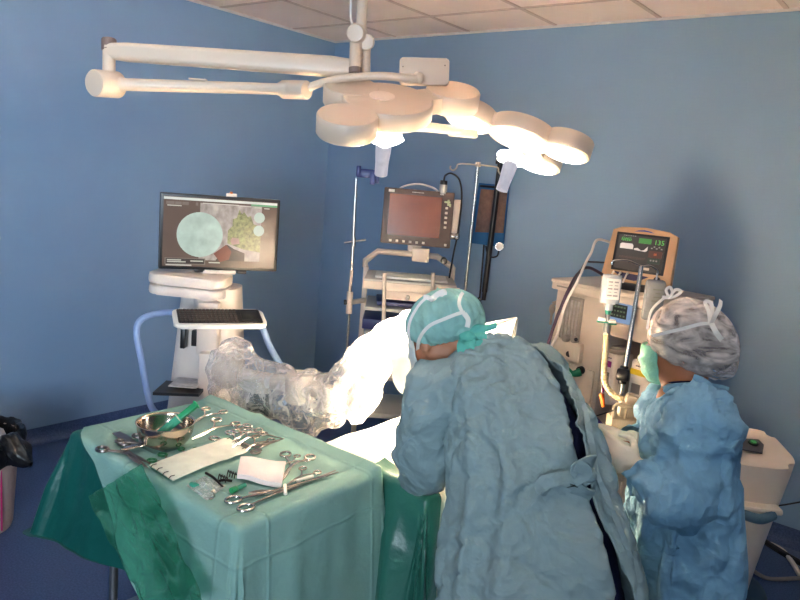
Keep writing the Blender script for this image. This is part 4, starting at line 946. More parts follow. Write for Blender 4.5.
for p, r in ((at(224, 372, 2.98), (.085, .085, .10)), (at(240, 362, 2.96), (.09, .09, .10)), (at(222, 392, 2.94), (.08, .09, .09)), (at(262, 380, 2.93), (.11, .09, .11)), (at(285, 395, 2.88), (.10, .09, .12)), (at(310, 398, 2.84), (.10, .09, .12)), (at(330, 400, 2.80), (.075, .08, .12)), (at(300, 415, 2.84), (.11, .08, .10)), (at(255, 405, 2.92), (.11, .08, .09))):
    b.ell(p, r, u=20, v=14)
b.tube([at(330, 400, 2.80), at(350, 385, 2.75), at(375, 352, 2.70), at(400, 332, 2.66), at(416, 324, 2.62)], [.085, .08, .075, .06, .05], 16)
b.tube([at(385, 345, 2.68), at(365, 385, 2.72), at(345, 415, 2.76)], [.05, .075, .07], 14)
r = remesh_bm(b, .016, 6)
r.bm.normal_update()
for v in r.bm.verts:
    p = v.co
    k = ridged(p * 9 + V((3, 1, 0))) * .018 + ridged(V((p.x * 22, p.y * 22, p.z * 9))) * .010 + noise.noise(p * 5) * .03
    v.co = p + v.normal * (k - .012)
cv = r.build('plastic_cover', FILM, None, smooth=28); tag(cv, 'clear crinkled plastic cover wrapped over the microscope arm', 'plastic cover')
# ------------------------------------------------------------------ instrument table and its green drape
ITX0, ITX1, ITY0, ITY1, ITZ = 1.97, 2.84, -3.075, -2.53, .845
itl = V(((ITX0 + ITX1) / 2, (ITY0 + ITY1) / 2, 0))
it = thing('instrument_table', 'steel wheeled instrument table hidden under the green drape', 'instrument table', itl)
MB().box((0, 0, ITZ - .02), (ITX1 - ITX0 - .02, ITY1 - ITY0 - .02, .03), bev=.006).build('table_top', STEEL, it)
MB().box((0, 0, .22), (.60, .40, .02), bev=.004).build('lower_shelf', STEEL, it)
for sx in (-1, 1):
    for sy in (-1, 1):
        lg = MB().cyl((sx * .30, sy * .20, .08), (sx * .30, sy * .20, ITZ - .03), .0145, n=14).build('leg', STEEL, it)
        MB().cyl((sx * .30 - .011, sy * .20, .036), (sx * .30 + .011, sy * .20, .036), .036, n=18, bev=.004).cyl((sx * .30, sy * .20, .03), (sx * .30, sy * .20, .09), .012).build('caster', RUB, lg)
GDR = mat('green_paper_drape', (136, 174, 163), .78, var=.05, nscale=5, bump=.5, bscale=16, bdist=.012, spec=.3)
nt_ = GDR.node_tree; tc_ = nt_.nodes.new('ShaderNodeTexCoord'); sp_ = nt_.nodes.new('ShaderNodeSeparateXYZ'); nt_.links.new(tc_.outputs['Object'], sp_.inputs[0])
prev_ = None
for ax_, per_, off_ in (('X', .235, .03), ('Y', .21, .05), ('Z', .19, .02)):
    a1 = nt_.nodes.new('ShaderNodeMath'); a1.operation = 'ADD'; a1.inputs[1].default_value = off_; nt_.links.new(sp_.outputs[ax_], a1.inputs[0])
    pp = nt_.nodes.new('ShaderNodeMath'); pp.operation = 'PINGPONG'; pp.inputs[1].default_value = per_; nt_.links.new(a1.outputs[0], pp.inputs[0])
    mr_ = nt_.nodes.new('ShaderNodeMapRange'); mr_.inputs['From Max'].default_value = .008; mr_.inputs['To Min'].default_value = 1; mr_.inputs['To Max'].default_value = 0; nt_.links.new(pp.outputs[0], mr_.inputs['Value'])
    if prev_ is None: prev_ = mr_.outputs['Result']
    else:
        mx_ = nt_.nodes.new('ShaderNodeMath'); mx_.operation = 'MAXIMUM'; nt_.links.new(prev_, mx_.inputs[0]); nt_.links.new(mr_.outputs['Result'], mx_.inputs[1]); prev_ = mx_.outputs[0]
bp_n = nt_.nodes.new('ShaderNodeBump'); bp_n.inputs['Strength'].default_value = .6; bp_n.inputs['Distance'].default_value = .004; nt_.links.new(prev_, bp_n.inputs['Height'])
ob_ = [n for n in nt_.nodes if n.type == 'BUMP' and n != bp_n][0]; nt_.links.new(bp_n.outputs['Normal'], ob_.inputs['Normal'])
GDK = mat('green_plastic_sheet', (18, 86, 78), .34, var=.08, nscale=3, bump=.4, bscale=8, bdist=.02, spec=.5)
def crease_(q): return max(0.0, 1 - abs(noise.noise(q)) * 6)
def rim(x, y):
    """the cloth rides up along the far long side, with a crease, and lies flat elsewhere"""
    e = max(0, 1 - (ITY1 - y) / .07); k = .018 * e * e * (1 + .5 * noise.noise(V((x * 8, 0, 2))))
    cr = .006 * max(0, 1 - abs((x - 2.28) + (y + 2.6) * .25) / .02) * max(0, min(1, (y + 2.75) / .1))
    return k + cr + .0022 * noise.noise(V((x * 11, y * 11, 4)))
def it_d(x, y, seed, flare, rip): return drape_pt(x, y, ITX0, ITX1, ITY0, ITY1, ITZ + .002, flare, seed, rip, rim)
b = MB()
def paper(u, v):
    y = lerp(ITY0 - .66, ITY1 + .34, v); dy = max(0, ITY0 - y)
    x = lerp(ITX0 + (-.04 + .16 * min(1, max(0, (ITY0 + .06 - y) / .12)) + 1.0 * dy), ITX1 + .60, u)
    return it_d(x, y, 1.3, .10, .022)
b.grid(paper, 150, 130); b.solidify(-.002)
dr_ = b.build('table_drape', GDR, None, smooth=60); tag(dr_, 'matt green paper drape covering the instrument table and hanging over its sides', 'table drape')
b = MB()
def under(u, v):
    x = lerp(ITX0 - .30, ITX1 + .20, u); y = lerp(ITY0 - .40, ITY1 + .30, v); far = min(1, max(0, (x - ITX0) / .35))
    p = drape_pt(x, y, ITX0 + .0, ITX1 - .010, ITY0 + .010, ITY1 - .010, ITZ - .004, .30 - .29 * far, 6.4, .05 - .045 * far, None, .33)
    return p
b.grid(under, 130, 110); b.solidify(-.002)
tag(b.build('plastic_sheet', GDK, None, smooth=60), 'darker green plastic sheet under the paper drape flaring out to the left', 'plastic sheet')
FILM2 = film_mat('clear_green_film', (84, 150, 126), .05, .5, (.50, .78, .68), 5)

b = MB(); f0, f1, f2, f3 = on_y(92, 495, ITY0 - .16), on_y(144, 463, ITY0 - .075), on_y(206, 604, ITY0 - .105), on_y(150, 622, ITY0 - .15)
b.grid(lambda u, v: f0.lerp(f1, u).lerp(f3.lerp(f2, u), v) + V((0, -1, 0)) * (.012 * noise.noise(V((u * 4, v * 5, 3))) + .010 * crease_(V((u * 6, v * 3, 1)))), 40, 50); b.solidify(.0012)
tag(b.build('plastic_film', FILM2, None, smooth=180), 'glossy clear green film hanging over the front left of the instrument drape', 'plastic film')
# ------------------------------------------------------------------ things lying on the green drape
TZ = ITZ + .0065
def tp(px, py, dz=0.0): return on_z(px, py, TZ + dz)
INOX = mat('polished_instrument_steel', (206, 200, 192), .22, metal=1.0, var=.06, nscale=30)
INOXD = mat('satin_instrument_steel', (150, 142, 136), .34, metal=1.0, var=.08, nscale=30)
GRING = mat('green_ring_coating', (10, 104, 62), .4)
def ringed(name, label, cat, L, ring, piv, wid, m_arm, m_ring=None, open_=.03, bend=0.0, group=None):
    """scissors / clamp: rings near x=0, tip at x=L; each arm with its ring is a part"""
    t = thing(name, label, cat, (0, 0, 0), 0, group)
    for s in (-1, 1):
        b = MB(); rc = V((ring, s * (ring * 1.0 + open_ * .5), .004))
        rp_ = [rc + V((ring * 1.12 * math.cos(a), ring * .86 * math.sin(a), 0)) for a in [2 * PI * k / 22 for k in range(22)]]
        ring_pts = rp_
        b.tube(ring_pts, wid * .55, 8, False, None, True)
        p0 = rc + V((ring * 1.05, -s * ring * .25, 0)); zz = .004 + s * .0009
        sh = [p0, V((lerp(p0.x, piv, .5), s * wid * .9, zz)), V((piv, 0, zz)), V((lerp(piv, L, .5), -s * wid * .35 + bend * .35, zz)), V((L, -s * wid * .12 + bend, zz))]
        b.tube(spline(sh, 5), [wid * .5, wid * .52, wid * .55, wid * .58, wid * .6, wid * .62, wid * .66, wid * .7, wid * .74, wid * .8, wid * .8, wid * .72, wid * .66, wid * .6, wid * .54, wid * .48, wid * .42, wid * .36, wid * .3, wid * .26, wid * .2], 8, flat=.8)
        if m_ring is not None:
            b.build('arm', m_arm, t)
            MB().tube(rp_, wid * .75, 8, False, None, True).build('ring', m_ring, t)
        else:
            b.build('arm', m_arm, t)
    MB().cyl((piv, 0, .001), (piv, 0, .0075), wid * .62, n=14).build('pivot_screw', INOX, t)
    return t
def place(o, ring_px, tip_px, L, dz=0.0):
    a = tp(*ring_px); c = tp(*tip_px); d = c - a
    o.location = (a.x, a.y, TZ + dz); o.rotation_euler = (0, 0, math.atan2(d.y, d.x)); k = max(.55, min(1.7, d.length / L)); o.scale = (k,) * 3
    return o
clamp0 = ringed('artery_clamp', 'x', 'clamp',   .15, .0125, .088, .0052, INOX)
first = [True]
def clamp(ring_px, tip_px, label, dz=0.0, group='steel ring handled clamps on the green drape'):
    o = clamp0 if first[0] else copy_tree(clamp0); first[0] = False
    place(o, ring_px, tip_px, .15, dz); o['label'] = label; o['group'] = group; return o
clamp((228.5, 422), (192, 441), 'curved steel clamp right of the bowl with tip pointing at the strip')
clamp((216.5, 411.5), (188, 428), 'steel clamp touching the right rim of the bowl, behind the curved one', .004)
clamp((219, 437), (262, 453), 'leftmost steel clamp of the bunch tucked under the dressing strip end', .004)
clamp((238, 431), (282, 442), 'longest steel clamp of the bunch, jaws out past the strip end', .008)
clamp((251, 430), (228, 449), 'rearmost steel clamp of the bunch with its jaws under the strip', .005)
clamp((257, 435), (232, 452), 'steel clamp in the bunch with rings between the rear clamp and the shears', .010)
clamp((265, 440), (240, 456), 'nearest steel clamp of the bunch, beside the strip end ticks', .006)
clamp((299, 456), (281, 484), 'steel clamp with large rings behind the white gauze pad', .002)
clamp((304, 460), (276, 470), 'second clamp with jaws reaching under the white gauze pad', .006)
clamp((312, 470.5), (286, 487), 'small fine steel scissors right of the gauze pad', .001, None)
sc0 = ringed('scissors', 'dark steel surgical shears at the right end of the clamp bunch', 'scissors',   .15, .013, .075, .0072, INOXD)
place(sc0, (246, 452), (284, 440.5), .15, .003)
sc1 = copy_tree(sc0); sc1['label'] = 'dark steel scissors with big rings left of the steel bowl'; place(sc1, (110, 447), (150, 466), .15, .003)
sc2 = copy_tree(sc0); sc2['label'] = 'dark steel scissors half hidden under the left side of the bowl'; place(sc2, (126, 441), (163, 455), .15, .008)
for o in (sc0, sc1, sc2): o['group'] = 'dark steel scissors on the green drape'
gr0 = ringed('scissors', 'green ringed scissors in front of the steel bowl, next to its D mark', 'scissors', .12, .0135, .07, .0052, INOXD, GRING, group='green ringed scissors'); place(gr0, (189, 449), (182, 467), .12, .001)
gr0.scale = (.8,) * 3
gr1 = copy_tree(gr0); gr1['label'] = 'green ringed scissors lying between the bowl and the strip left end'; place(gr1, (154, 458), (184, 465), .12, .001)
nh = ringed('needle_holder', 'long steel needle holder lying along the near edge of the drape', 'needle holder', .34, .0185, .215, .0072, INOX, open_=.016)
place(nh, (233, 508), (338, 474), .34, .002)
# long plain clamp beside it
b = MB(); b.tube([V((0, 0, .004)), V((.1, .002, .004)), V((.2, 0, .004))], [.004, .005, .0022], 8, flat=.6)
o = b.build('probe', INOXD, None); a_, c_ = tp(290, 491), tp(331, 473.5); o.location = a_; o.rotation_euler = (0, 0, math.atan2((c_ - a_).y, (c_ - a_).x)); tag(o, 'slim dark steel probe alongside the long needle holder jaws', 'probe')
# forceps: two springy legs
def forceps(name, label, pa, pb, W, m_, thick=.0045, dz=0.0, group=None):
    a, c = tp(*pa), tp(*pb); L = (c - a).length; t = thing(name, label, 'forceps', (a.x, a.y, TZ + dz), math.atan2((c - a).y, (c - a).x), group)
    for s in (-1, 1):
        b = MB(); b.tube(spline([(0, 0, .006), (L * .25, s * W * .6, .006), (L * .6, s * W, .006), (L, s * W * .12, .006)], 6), [thick, thick * 1.5, thick * 1.9, thick * 1.9, thick * 1.6, thick * 1.2, thick * .9, thick * .6, thick * .4], 8, flat=.45, up=(0, 0, 1)); b.build('leg', m_, t)
    MB().box((.004, 0, .006), (.012, .008, .006), bev=.002).build('joined_end', m_, t); return t
forceps('forceps', 'dark dissecting forceps lying in front of the gauze pad', (249, 495), (283, 493), .006, INOXD, .005)
forceps('forceps', 'bright steel forceps in front of the bowl left side, across the scissors', (121, 455), (157, 446.5), .005, INOX, .005, .012)
forceps('forceps', 'dark steel forceps pointing from the scissors at the strip left end', (128, 457), (148, 470), .004, INOXD, .004, .001)
# flat retractor blade
b = MB(); b.prism([(0, -.014), (.05, -.017), (.10, -.014), (.13, -.008), (.13, .008), (.10, .014), (.05, .017), (0, .014)], .003, bev=.001)
o = b.build('retractor', INOXD, None); a_ = tp(116, 434); c_ = tp(132, 444); o.location = (a_.x, a_.y, TZ + .004); o.rotation_euler = (0, 0, math.atan2((c_ - a_).y, (c_ - a_).x)); tag(o, 'flat dark steel retractor blade at the far left of the drape', 'retractor')
# steel bowl
bc = tp(165, 444); bc.z = ITZ + .0035
bowl = thing('steel_bowl', 'round steel bowl marked with a letter at the left end of the drape', 'bowl', bc)
pr = []
R_, H_b = .0905, .078
for k in range(13):
    a = k / 12 * PI / 2; pr.append((.034 + (R_ - .034) * math.sin(a) ** .9, H_b * (1 - math.cos(a))))
outp = [(.001, 0.0), (.030, 0.0)] + pr + [(R_ + .003, H_b + .001), (R_ + .0035, H_b + .003), (R_ - .0005, H_b + .003)]
inn = [(r - .002, z + .002) for r, z in reversed(pr[1:])] + [(.03, .0025), (.001, .0025)]
MB().lathe(outp + inn, 56, cap0=True, cap1=True).build('bowl_body', mat('bowl_steel', (214, 196, 178), .16, metal=1.0, var=.04, nscale=10), bowl, smooth=60)
dm = at(182, 437, (tp(165, 444) - CAM).dot(FW) - .07) 
dirv = (V((dm.x, dm.y, 0)) - V((bc.x, bc.y, 0))).normalized()
ang = math.atan2(dirv.y, dirv.x)
n_ = (dirv * .86 - ZZ * .5).normalized(); xd_ = V((-dirv.y, dirv.x, 0)); yd_ = n_.cross(xd_)
text_bm('D', .024, frame(bc + dirv * .0858 + ZZ * .044, xd_, yd_, n_)).build('letter_mark', mat('engraved_dark', (60, 48, 40), .5), bowl, True, smooth=0)
# big green syringe standing in the bowl
s0 = tp(151, 432, .0); d_in = at(153, 432, (bc - CAM).dot(FW) + .0); s0 = V((bc.x, bc.y, bc.z)) - VR * .038 + ZZ * .018 - VA * .01
s1 = at(197, 404, (bc - CAM).dot(FW) + .03); dv = (s1 - s0); SL = dv.length; dv.normalize()
u_ = dv.orthogonal().normalized(); SMx = frame(s0, u_, dv.cross(u_), dv)
sy = thing('syringe', 'large green syringe leaning out of the steel bowl', 'syringe', s0)
MB().cyl((0, 0, 0), (0, 0, SL * .62), .0145, n=22, M=SMx, bev=.002).build('barrel', mat('translucent_green_barrel', (70, 176, 142), .25, trans=.25), sy, True)
MB().cyl((0, 0, SL * .58), (0, 0, SL * .60), .018, n=22, M=SMx).build('flange', mat('syringe_pale_ring', (170, 190, 160), .4), sy, True)
MB().box((0, 0, SL * .80), (.020, .020, SL * .42), SMx, bev=.003).cyl((0, 0, SL * .97), (0, 0, SL), .0165, n=22, M=SMx, bev=.002).build('plunger', mat('syringe_green', (6, 140, 84), .38), sy, True)
# long white dressing strip with dark ticks at both ends
c0, c1, c2, c3 = tp(149, 468), tp(173, 483.5), tp(248, 455.5), tp(228, 442)
st = thing('dressing_strip', 'long white dressing strip with black ticks at both ends', 'dressing strip', (c0 + c2) / 2)
b = MB()
b.grid(lambda u, v: c0.lerp(c3, u).lerp(c1.lerp(c2, u), v) + ZZ * (.010 + .007 * math.sin(PI * u) + .004 * noise.noise(V((u * 6, v * 2, 1))) + .006 * max(0, (u - .7) / .3)), 50, 12); b.solidify(.0022)
b.build('strip', mat('strip_translucent_white', (220, 222, 206), .5, var=.10, nscale=22), st, True)
TICK = mat('black_tick_ink', (30, 28, 26), .6)
for e0, e1, nm in ((c0, c1, 'a'), (c3, c2, 'b')):
    for k in range(4):
        f = .12 + k * .25; p = e0.lerp(e1, f); o_ = ((c3 - c0) if nm == 'a' else (c0 - c3)).normalized()
        up_ = .0125 if nm == 'a' else .019
        MB().tube([p - o_ * .004 + ZZ * (up_ - .003), p + o_ * .003 + ZZ * (up_ + .003), p + o_ * .016 + ZZ * (up_ + .0015)], .0013, 6).build('tick', TICK, st, True)
# folded gauze pad
g0, g1, g2, g3 = tp(240, 463), tp(285, 466.5), tp(281, 489), tp(237, 481)
b = MB()
for lay in range(3):
    b2 = MB()
    b2.grid(lambda u, v: g0.lerp(g1, u).lerp(g3.lerp(g2, u), v) + ZZ * (.008 + lay * .005 + .003 * noise.noise(V((u * 3, v * 3, 2))) - .002 * (abs(u - .5) * 2) ** 6 - .002 * (abs(v - .5) * 2) ** 6 + .004 * math.sin(u * 5 + 1)) + (g1 - g0) * .006 * lay, 24, 18); b2.solidify(-.0046)
    tmp = bpy.data.meshes.new('t'); b2.bm.to_mesh(tmp); b2.bm.free(); b.bm.from_mesh(tmp); bpy.data.meshes.remove(tmp)
tag(b.build('gauze_pad', mat('gauze_white', (240, 228, 222), .95, var=.02, bump=.3, bscale=400, bdist=.001), None), 'folded white gauze pad in the middle right of the drape', 'gauze pad')
# clear pouch with green contents and a steel clip
q0, q1, q2, q3 = tp(186, 487), tp(207, 502), tp(226, 487), tp(205, 477)
po = thing('clear_pouch', 'crumpled clear pouch with green contents in front of the strip', 'pouch', (q0 + q2) / 2)
b = MB(); b.grid(lambda u, v: q0.lerp(q3, u).lerp(q1.lerp(q2, u), v) + ZZ * (.004 + .016 * math.sin(PI * u) * math.sin(PI * v) * (1 + .6 * noise.noise(V((u * 6, v * 6, 5))))), 26, 22)
b.build('film', film_mat('pouch_film', (226, 234, 226), .25, .8, (1, 1, 1), 40), po, True, smooth=30)
b = MB(); e_ = tp(195, 485, .008); b.ell(e_, (.020, .014, .007)); 
for v in b.bm.verts: v.co += V((0, 0, .004 * noise.noise(v.co * 60)))
b.build('green_contents', mat('teal_contents', (40, 142, 116), .4), po, True)
b = MB(); k_ = tp(210, 499); b.tube([k_ + VR * a + ZZ * z for a, z in ((-.016, .002), (.004, .002), (.012, .008), (.011, .02), (.004, .026))], .0065, 8, flat=.35); tag(b.build('steel_clip', INOX, None), 'small bent steel clip beside the clear pouch', 'clip')
# spring retractor with teeth
b = MB(); a_, c_ = tp(203, 476), tp(221, 487)
rt = thing('spring_retractor', 'black toothed spring retractor between the strip and the gauze pad', 'retractor', a_)
for s, (pa, pb) in enumerate((((206, 473), (222, 487)), ((214, 483), (232, 481)))):
    MB().tube(spline([tp(*pa, .005), tp((pa[0] + pb[0]) / 2, (pa[1] + pb[1]) / 2 - 2, .010), tp(*pb, .005)], 6), .0042, 8).build('arm', mat('blackened_steel', (40, 36, 34), .35, metal=.8), rt, True)
for base, n in (((218, 480), 4), ((227, 476), 4)):
    for k in range(n):
        p = tp(base[0] + k * 2.4, base[1] + k * .9, .004)
        MB().tube(spline([p, p + VA * .012 + ZZ * .012, p + VA * .022 + ZZ * .008, p + VA * .026 + ZZ * .0], 4), .0017, 6).build('tooth', mat('blackened_steel', (40, 36, 34), .35, metal=.8), rt, True)
# little green capped vial, small white tubes, green cap
va0, va1 = tp(231, 491, .008), tp(247, 484, .008); d_ = (va1 - va0).normalized()
vt = thing('capped_vial', 'small clear vial with a green cap beside the gauze pad', 'vial', va0)
MB().cyl(va0, va0 + d_ * .022, .0095, n=18, bev=.002).build('cap', mat('syringe_green', (6, 140, 84), .38), vt, True)
MB().cyl(va0 + d_ * .022, va0 + d_ * .055, .007, n=16).build('tube', mat('translucent_green_barrel', (70, 176, 142), .25), vt, True)
tag(MB().cyl(tp(297, 481, .005), tp(313, 476, .005), .0055, n=14, bev=.001).build('needle_sheath', mat('white_needle_cap', (226, 226, 216), .4), None), 'white needle sheath beside the small fine scissors', 'needle sheath', 'white needle sheaths')
tag(MB().cyl(tp(285.5, 494, .005), tp(285, 485, .012), .0055, n=14, bev=.001).build('needle_sheath', mat('white_needle_cap', (226, 226, 216), .4), None), 'white needle sheath leaning at the near corner of the gauze pad', 'needle sheath', 'white needle sheaths')
tag(MB().cyl(tp(302, 483, .0), tp(304.5, 482, .006), .0065, n=14, bev=.001).build('bottle_cap', mat('syringe_green', (6, 140, 84), .38), None), 'tiny green cap between the white needle sheath and the long needle holder', 'cap')
# ------------------------------------------------------------------ people
SKIN = mat('skin', (206, 142, 108), .5, var=.06, nscale=14, sss=.15)
SKIN2 = mat('skin_warm', (198, 126, 88), .5, var=.06, nscale=14, sss=.15)
GOWN = mat('blue_paper_gown', (144, 166, 168), .75, var=.05, nscale=4, bump=0, crinkle=.6, spec=.15)
GOWN2 = mat('bright_blue_paper_gown', (126, 170, 196), .75, var=.05, nscale=4, bump=0, crinkle=.65, spec=.1)
SCRUB = mat('navy_scrubs', (26, 36, 78), .8, var=.08, bump=.3, bscale=60)
WTIE = mat('white_tie_tape', (238, 234, 226), .8, var=.03)
GLOVE = mat('cream_latex_glove', (232, 216, 196), .5, var=.04, bump=.25, bscale=90, bdist=.004)
def ribbon(mb, pts, w_, hint, n=6, twist=0.0, th=.0012):
    P = spline(pts, n); hint = V(hint); L = []
    for i, p in enumerate(P):
        t = (P[min(i + 1, len(P) - 1)] - P[max(i - 1, 0)]).normalized(); s = t.cross(hint)
        s = s.normalized() if s.length > 1e-4 else t.orthogonal().normalized()
        if twist: s = Matrix.Rotation(twist * i / len(P), 3, t) @ s
        L.append((p + s * w_ / 2, p - s * w_ / 2))
    tmp = MB(); vv = [(tmp.bm.verts.new(a), tmp.bm.verts.new(b)) for a, b in L]
    for (a, b), (c, d) in zip(vv, vv[1:]): tmp.bm.faces.new((a, b, d, c))
    tmp.solidify(th); me = bpy.data.meshes.new('t'); tmp.bm.to_mesh(me); tmp.bm.free(); mb.bm.from_mesh(me); bpy.data.meshes.remove(me); return mb
def ell_frame(C, fwd, up):
    f = V(fwd).normalized(); u = V(up); u = (u - f * u.dot(f)).normalized(); r = f.cross(u); return frame(C, r, f, u)   # x right, y forward, z up
def head_into(mb, M):
    E = lambda c, r: mb.ell(M @ V(c), r, M.to_3x3().to_4x4(), 20, 14)
    E((0, -.012, .035), (.076, .096, .088)); E((0, .02, -.03), (.064, .072, .085)); E((0, .045, -.075), (.044, .045, .035))
    E((0, .086, -.02), (.013, .022, .028)); E((0, .098, -.034), (.016, .014, .011)); E((0, .078, .012), (.05, .014, .012)); E((0, .079, -.066), (.024, .013, .008)); E((0, .076, -.078), (.02, .012, .007))
    for s in (-1, 1):
        E((s * .076, -.005, -.02), (.010, .020, .032)); E((s * .042, .066, -.032), (.022, .018, .02))
def eyes(M, par):
    for s in (-1, 1):
        MB().ell(M @ V((s * .031, .080, -.002)), (.012, .012, .012), u=14, v=10).build('eye', mat('eye_white', (226, 220, 214), .25), par, True)
        MB().ell(M @ V((s * .031, .0885, -.002)), (.005, .005, .005), u=10, v=8).build('iris', mat('eye_iris', (48, 34, 26), .2), par, True)
def hand_into(mb, wrist, d, pn, side, curl=.5, k=1.0, thumb=.6, spread=.12):
    """a hand: d towards the fingers, pn out of the palm, side +1 when the thumb is on d x pn's side"""
    d = V(d).normalized(); pn = V(pn); pn = (pn - d * pn.dot(d)).normalized(); s = d.cross(pn) * side; W = V(wrist)
    M = Matrix((s, d, pn)).transposed().to_4x4()
    mb.ell(W + d * .048 * k, (.040 * k, .055 * k, .016 * k), M, 18, 12); mb.ell(W + d * .012 * k, (.029 * k, .03 * k, .020 * k), M, 16, 10)
    for i, (off, ln) in enumerate(((.030, .074), (.010, .082), (-.011, .076), (-.030, .060))):
        base = W + d * (.088 - abs(i - 1) * .004) * k + s * off * k; dd = (d + s * off / .03 * spread).normalized(); p = base - dd * .02 * k; pts = [p, base]; a = 0
        for j, f in enumerate((.45, .32, .23)):
            a += curl * (.55, .75, .55)[j]; q = pts[-1] + (dd * math.cos(a) + pn * math.sin(a)) * ln * f * k; pts.append(q)
        mb.tube(spline(pts, 3), [.0098 * k, .0098 * k, .0098 * k, .0096 * k, .0094 * k, .0092 * k, .009 * k, .0088 * k, .0086 * k, .0082 * k, .0078 * k, .007 * k, .0055 * k], 10)
    tb = W + d * .022 * k + s * .026 * k; td = (d * .70 + s * .62 + pn * thumb).normalized()
    mb.tube(spline([tb - s * .01 * k, tb + td * .032 * k, tb + td * .058 * k + d * .004 * k, tb + (td * .66 + d * .75).normalized() * .080 * k], 4), [.014 * k, .014 * k, .013 * k, .012 * k, .0115 * k, .011 * k, .0105 * k, .010 * k, .0095 * k, .009 * k, .0085 * k, .0075 * k, .006 * k], 10)
def ring_fn(rows):
    """rows from hem to collar: (x_left, x_right, y, depth, half_thickness, lean_degrees) in the photo's frame -> smooth closed sections in the room"""
    Cs, Ws, Bs = [], [], []
    for xl, xr, y, d, t, al in rows:
        A = at(xl, y, d); B = at(xr, y + (xr - xl) * .02, d); Cs.append((A + B) / 2); Ws.append((B - A) / 2)
        a = math.radians(al); Bs.append((-VA * math.cos(a) + ZZ * math.sin(a)) * t)
    def fn(v, th, k=1.0, e=.86):
        C = crspline(Cs, v); W = crspline(Ws, v); B = crspline(Bs, v); c, s = math.cos(th), math.sin(th)
        return C + (W * math.copysign(abs(c) ** e, c) + B * math.copysign(abs(s) ** e, s)) * k
    return fn
def crease(q):
    n = noise.noise(q); return max(0.0, 1 - abs(n) * 6.5)
def wrinkle(p, seed, amp, tall=1.0):
    q = V((p.x, p.y, p.z * tall)) + V((seed, seed * 2, 0))
    w1 = noise.noise(q * 4.5); w0 = V((w1, noise.noise(q * 6 + V((9, 0, 0))), 0)) * .9
    c1 = crease(q * 5 + w0); c2 = crease(V((q.x * 9, q.y * 9, q.z * 11)) + w0 * 2 + V((4, 4, 4))); c3 = crease(V((q.x * 19, q.y * 19, q.z * 23)) + w0 * 3 + V((1, 7, 2)))
    return amp * (w1 * .7 + c1 * 1.0 + c2 * .62 + c3 * .32 + .35)
def crumple(mb, seed, amp, tall=1.0, verts=None, mask=None):
    mb.bm.normal_update()
    new = [(v, v.co + v.normal * wrinkle(v.co, seed, amp, tall) * (mask(v.co) if mask else 1)) for v in (verts or mb.bm.verts)]
    for v, c in new: v.co = c
    return mb
def leg_into(mb, hip, knee, ank, toe, k=1.0):
    mb.tube(spline([hip, knee, ank], 6), [.085 * k, .083 * k, .078 * k, .072 * k, .066 * k, .060 * k, .055 * k, .056 * k, .054 * k, .05 * k, .045 * k, .04 * k, .036 * k], 14)
    mb.tube(spline([ank + (ank - toe).normalized() * .03 - ZZ * .03, ank - ZZ * .025, toe], 4), [.034, .036, .04, .042, .042, .04, .038, .034, .025], 12)
def shoe(ank, toe, m_, par):
    d = V((toe.x - ank.x, toe.y - ank.y, 0)).normalized(); s = ZZ.cross(d); c = V((ank.x, ank.y, 0)) + d * .06
    def fn(u, v):
        a = 2 * PI * u; c_, s_ = math.cos(a), math.sin(a); r = [1.0, 1.04, 1.0, .9, .62, .30][int(round(v * 5))]; z = [.0, .012, .03, .055, .080, .095][int(round(v * 5))]
        sh = -.03 * (v ** 2)
        return c + d * (.14 * c_ * r + sh) + s * (.05 * s_ * (1 if v < .5 else r + .1)) + ZZ * z
    b = MB(); g = b.grid(fn, 28, 6, True); b.bm.faces.new(g[0][::-1]); b.bm.faces.new(g[-1]); b.build('shoe', m_, par, True)
SHOE = mat('white_clog', (206, 206, 208), .5)

# ---- bending person in the middle
LAT = (VR * .82 + VA * .57).normalized(); FAC = (-VR * .57 + VA * .82).normalized()
rows = [(432, 664, 780, 1.72, .22, 0), (434, 652, 690, 1.75, .215, 3), (436, 641, 600, 1.79, .205, 8), (441, 629, 540, 1.83, .20, 14), (448, 611, 480, 1.88, .185, 24), (444, 593, 430, 1.94, .17, 34), (434, 573, 396, 2.01, .165, 42), (441, 553, 373, 2.06, .135, 50), (457, 527, 357, 2.09, .10, 56), (470, 505, 351, 2.10, .06, 60)]
RF = ring_fn(rows)
hips = at(566, 590, 1.80); base_p = V((hips.x, hips.y, 0))
sur = thing('person', 'person bending forward in a grey-blue gown tied at the back and a teal cap', 'person', base_p)
HM = ell_frame(at(440, 337, 2.13), -VR * .64 + VA * .62 - ZZ * .42, ZZ + VA * .1)
hipL = hips - LAT * .095 + FAC * .03; hipR = hips + LAT * .095 + FAC * .03
def foot_pts(h, off, lat):
    a = V((h.x, h.y, .085)) + LAT * lat + FAC * off; return a
anL = foot_pts(hipL, -.02, -.05); anR = foot_pts(hipR, -.06, .05)
knL = (hipL + anL) / 2 + FAC * .05; knR = (hipR + anR) / 2 + FAC * .05
shL = at(446, 396, 2.02); shR = at(540, 378, 2.14); elL = at(428, 462, 2.07); haL = at(424, 452, 2.32); elR = at(545, 436, 2.30); haR = at(455, 436, 2.42)
nk = at(476, 356, 2.11); sp1 = at(505, 400, 2.03); sp2 = at(540, 500, 1.90)
b = MB()
b.tube(spline([hips - ZZ * .03, sp2, sp1, nk], 6), [.09, .10, .105, .11, .11, .11, .11, .105, .105, .10, .10, .095, .09, .085, .08, .07, .06, .056, .055], 16)
b.tube([nk, HM @ V((0, -.03, -.05))], [.058, .055], 14); b.tube([shL, sp1.lerp(nk, .6), shR], [.05, .062, .05], 12)
head_into(b, HM)
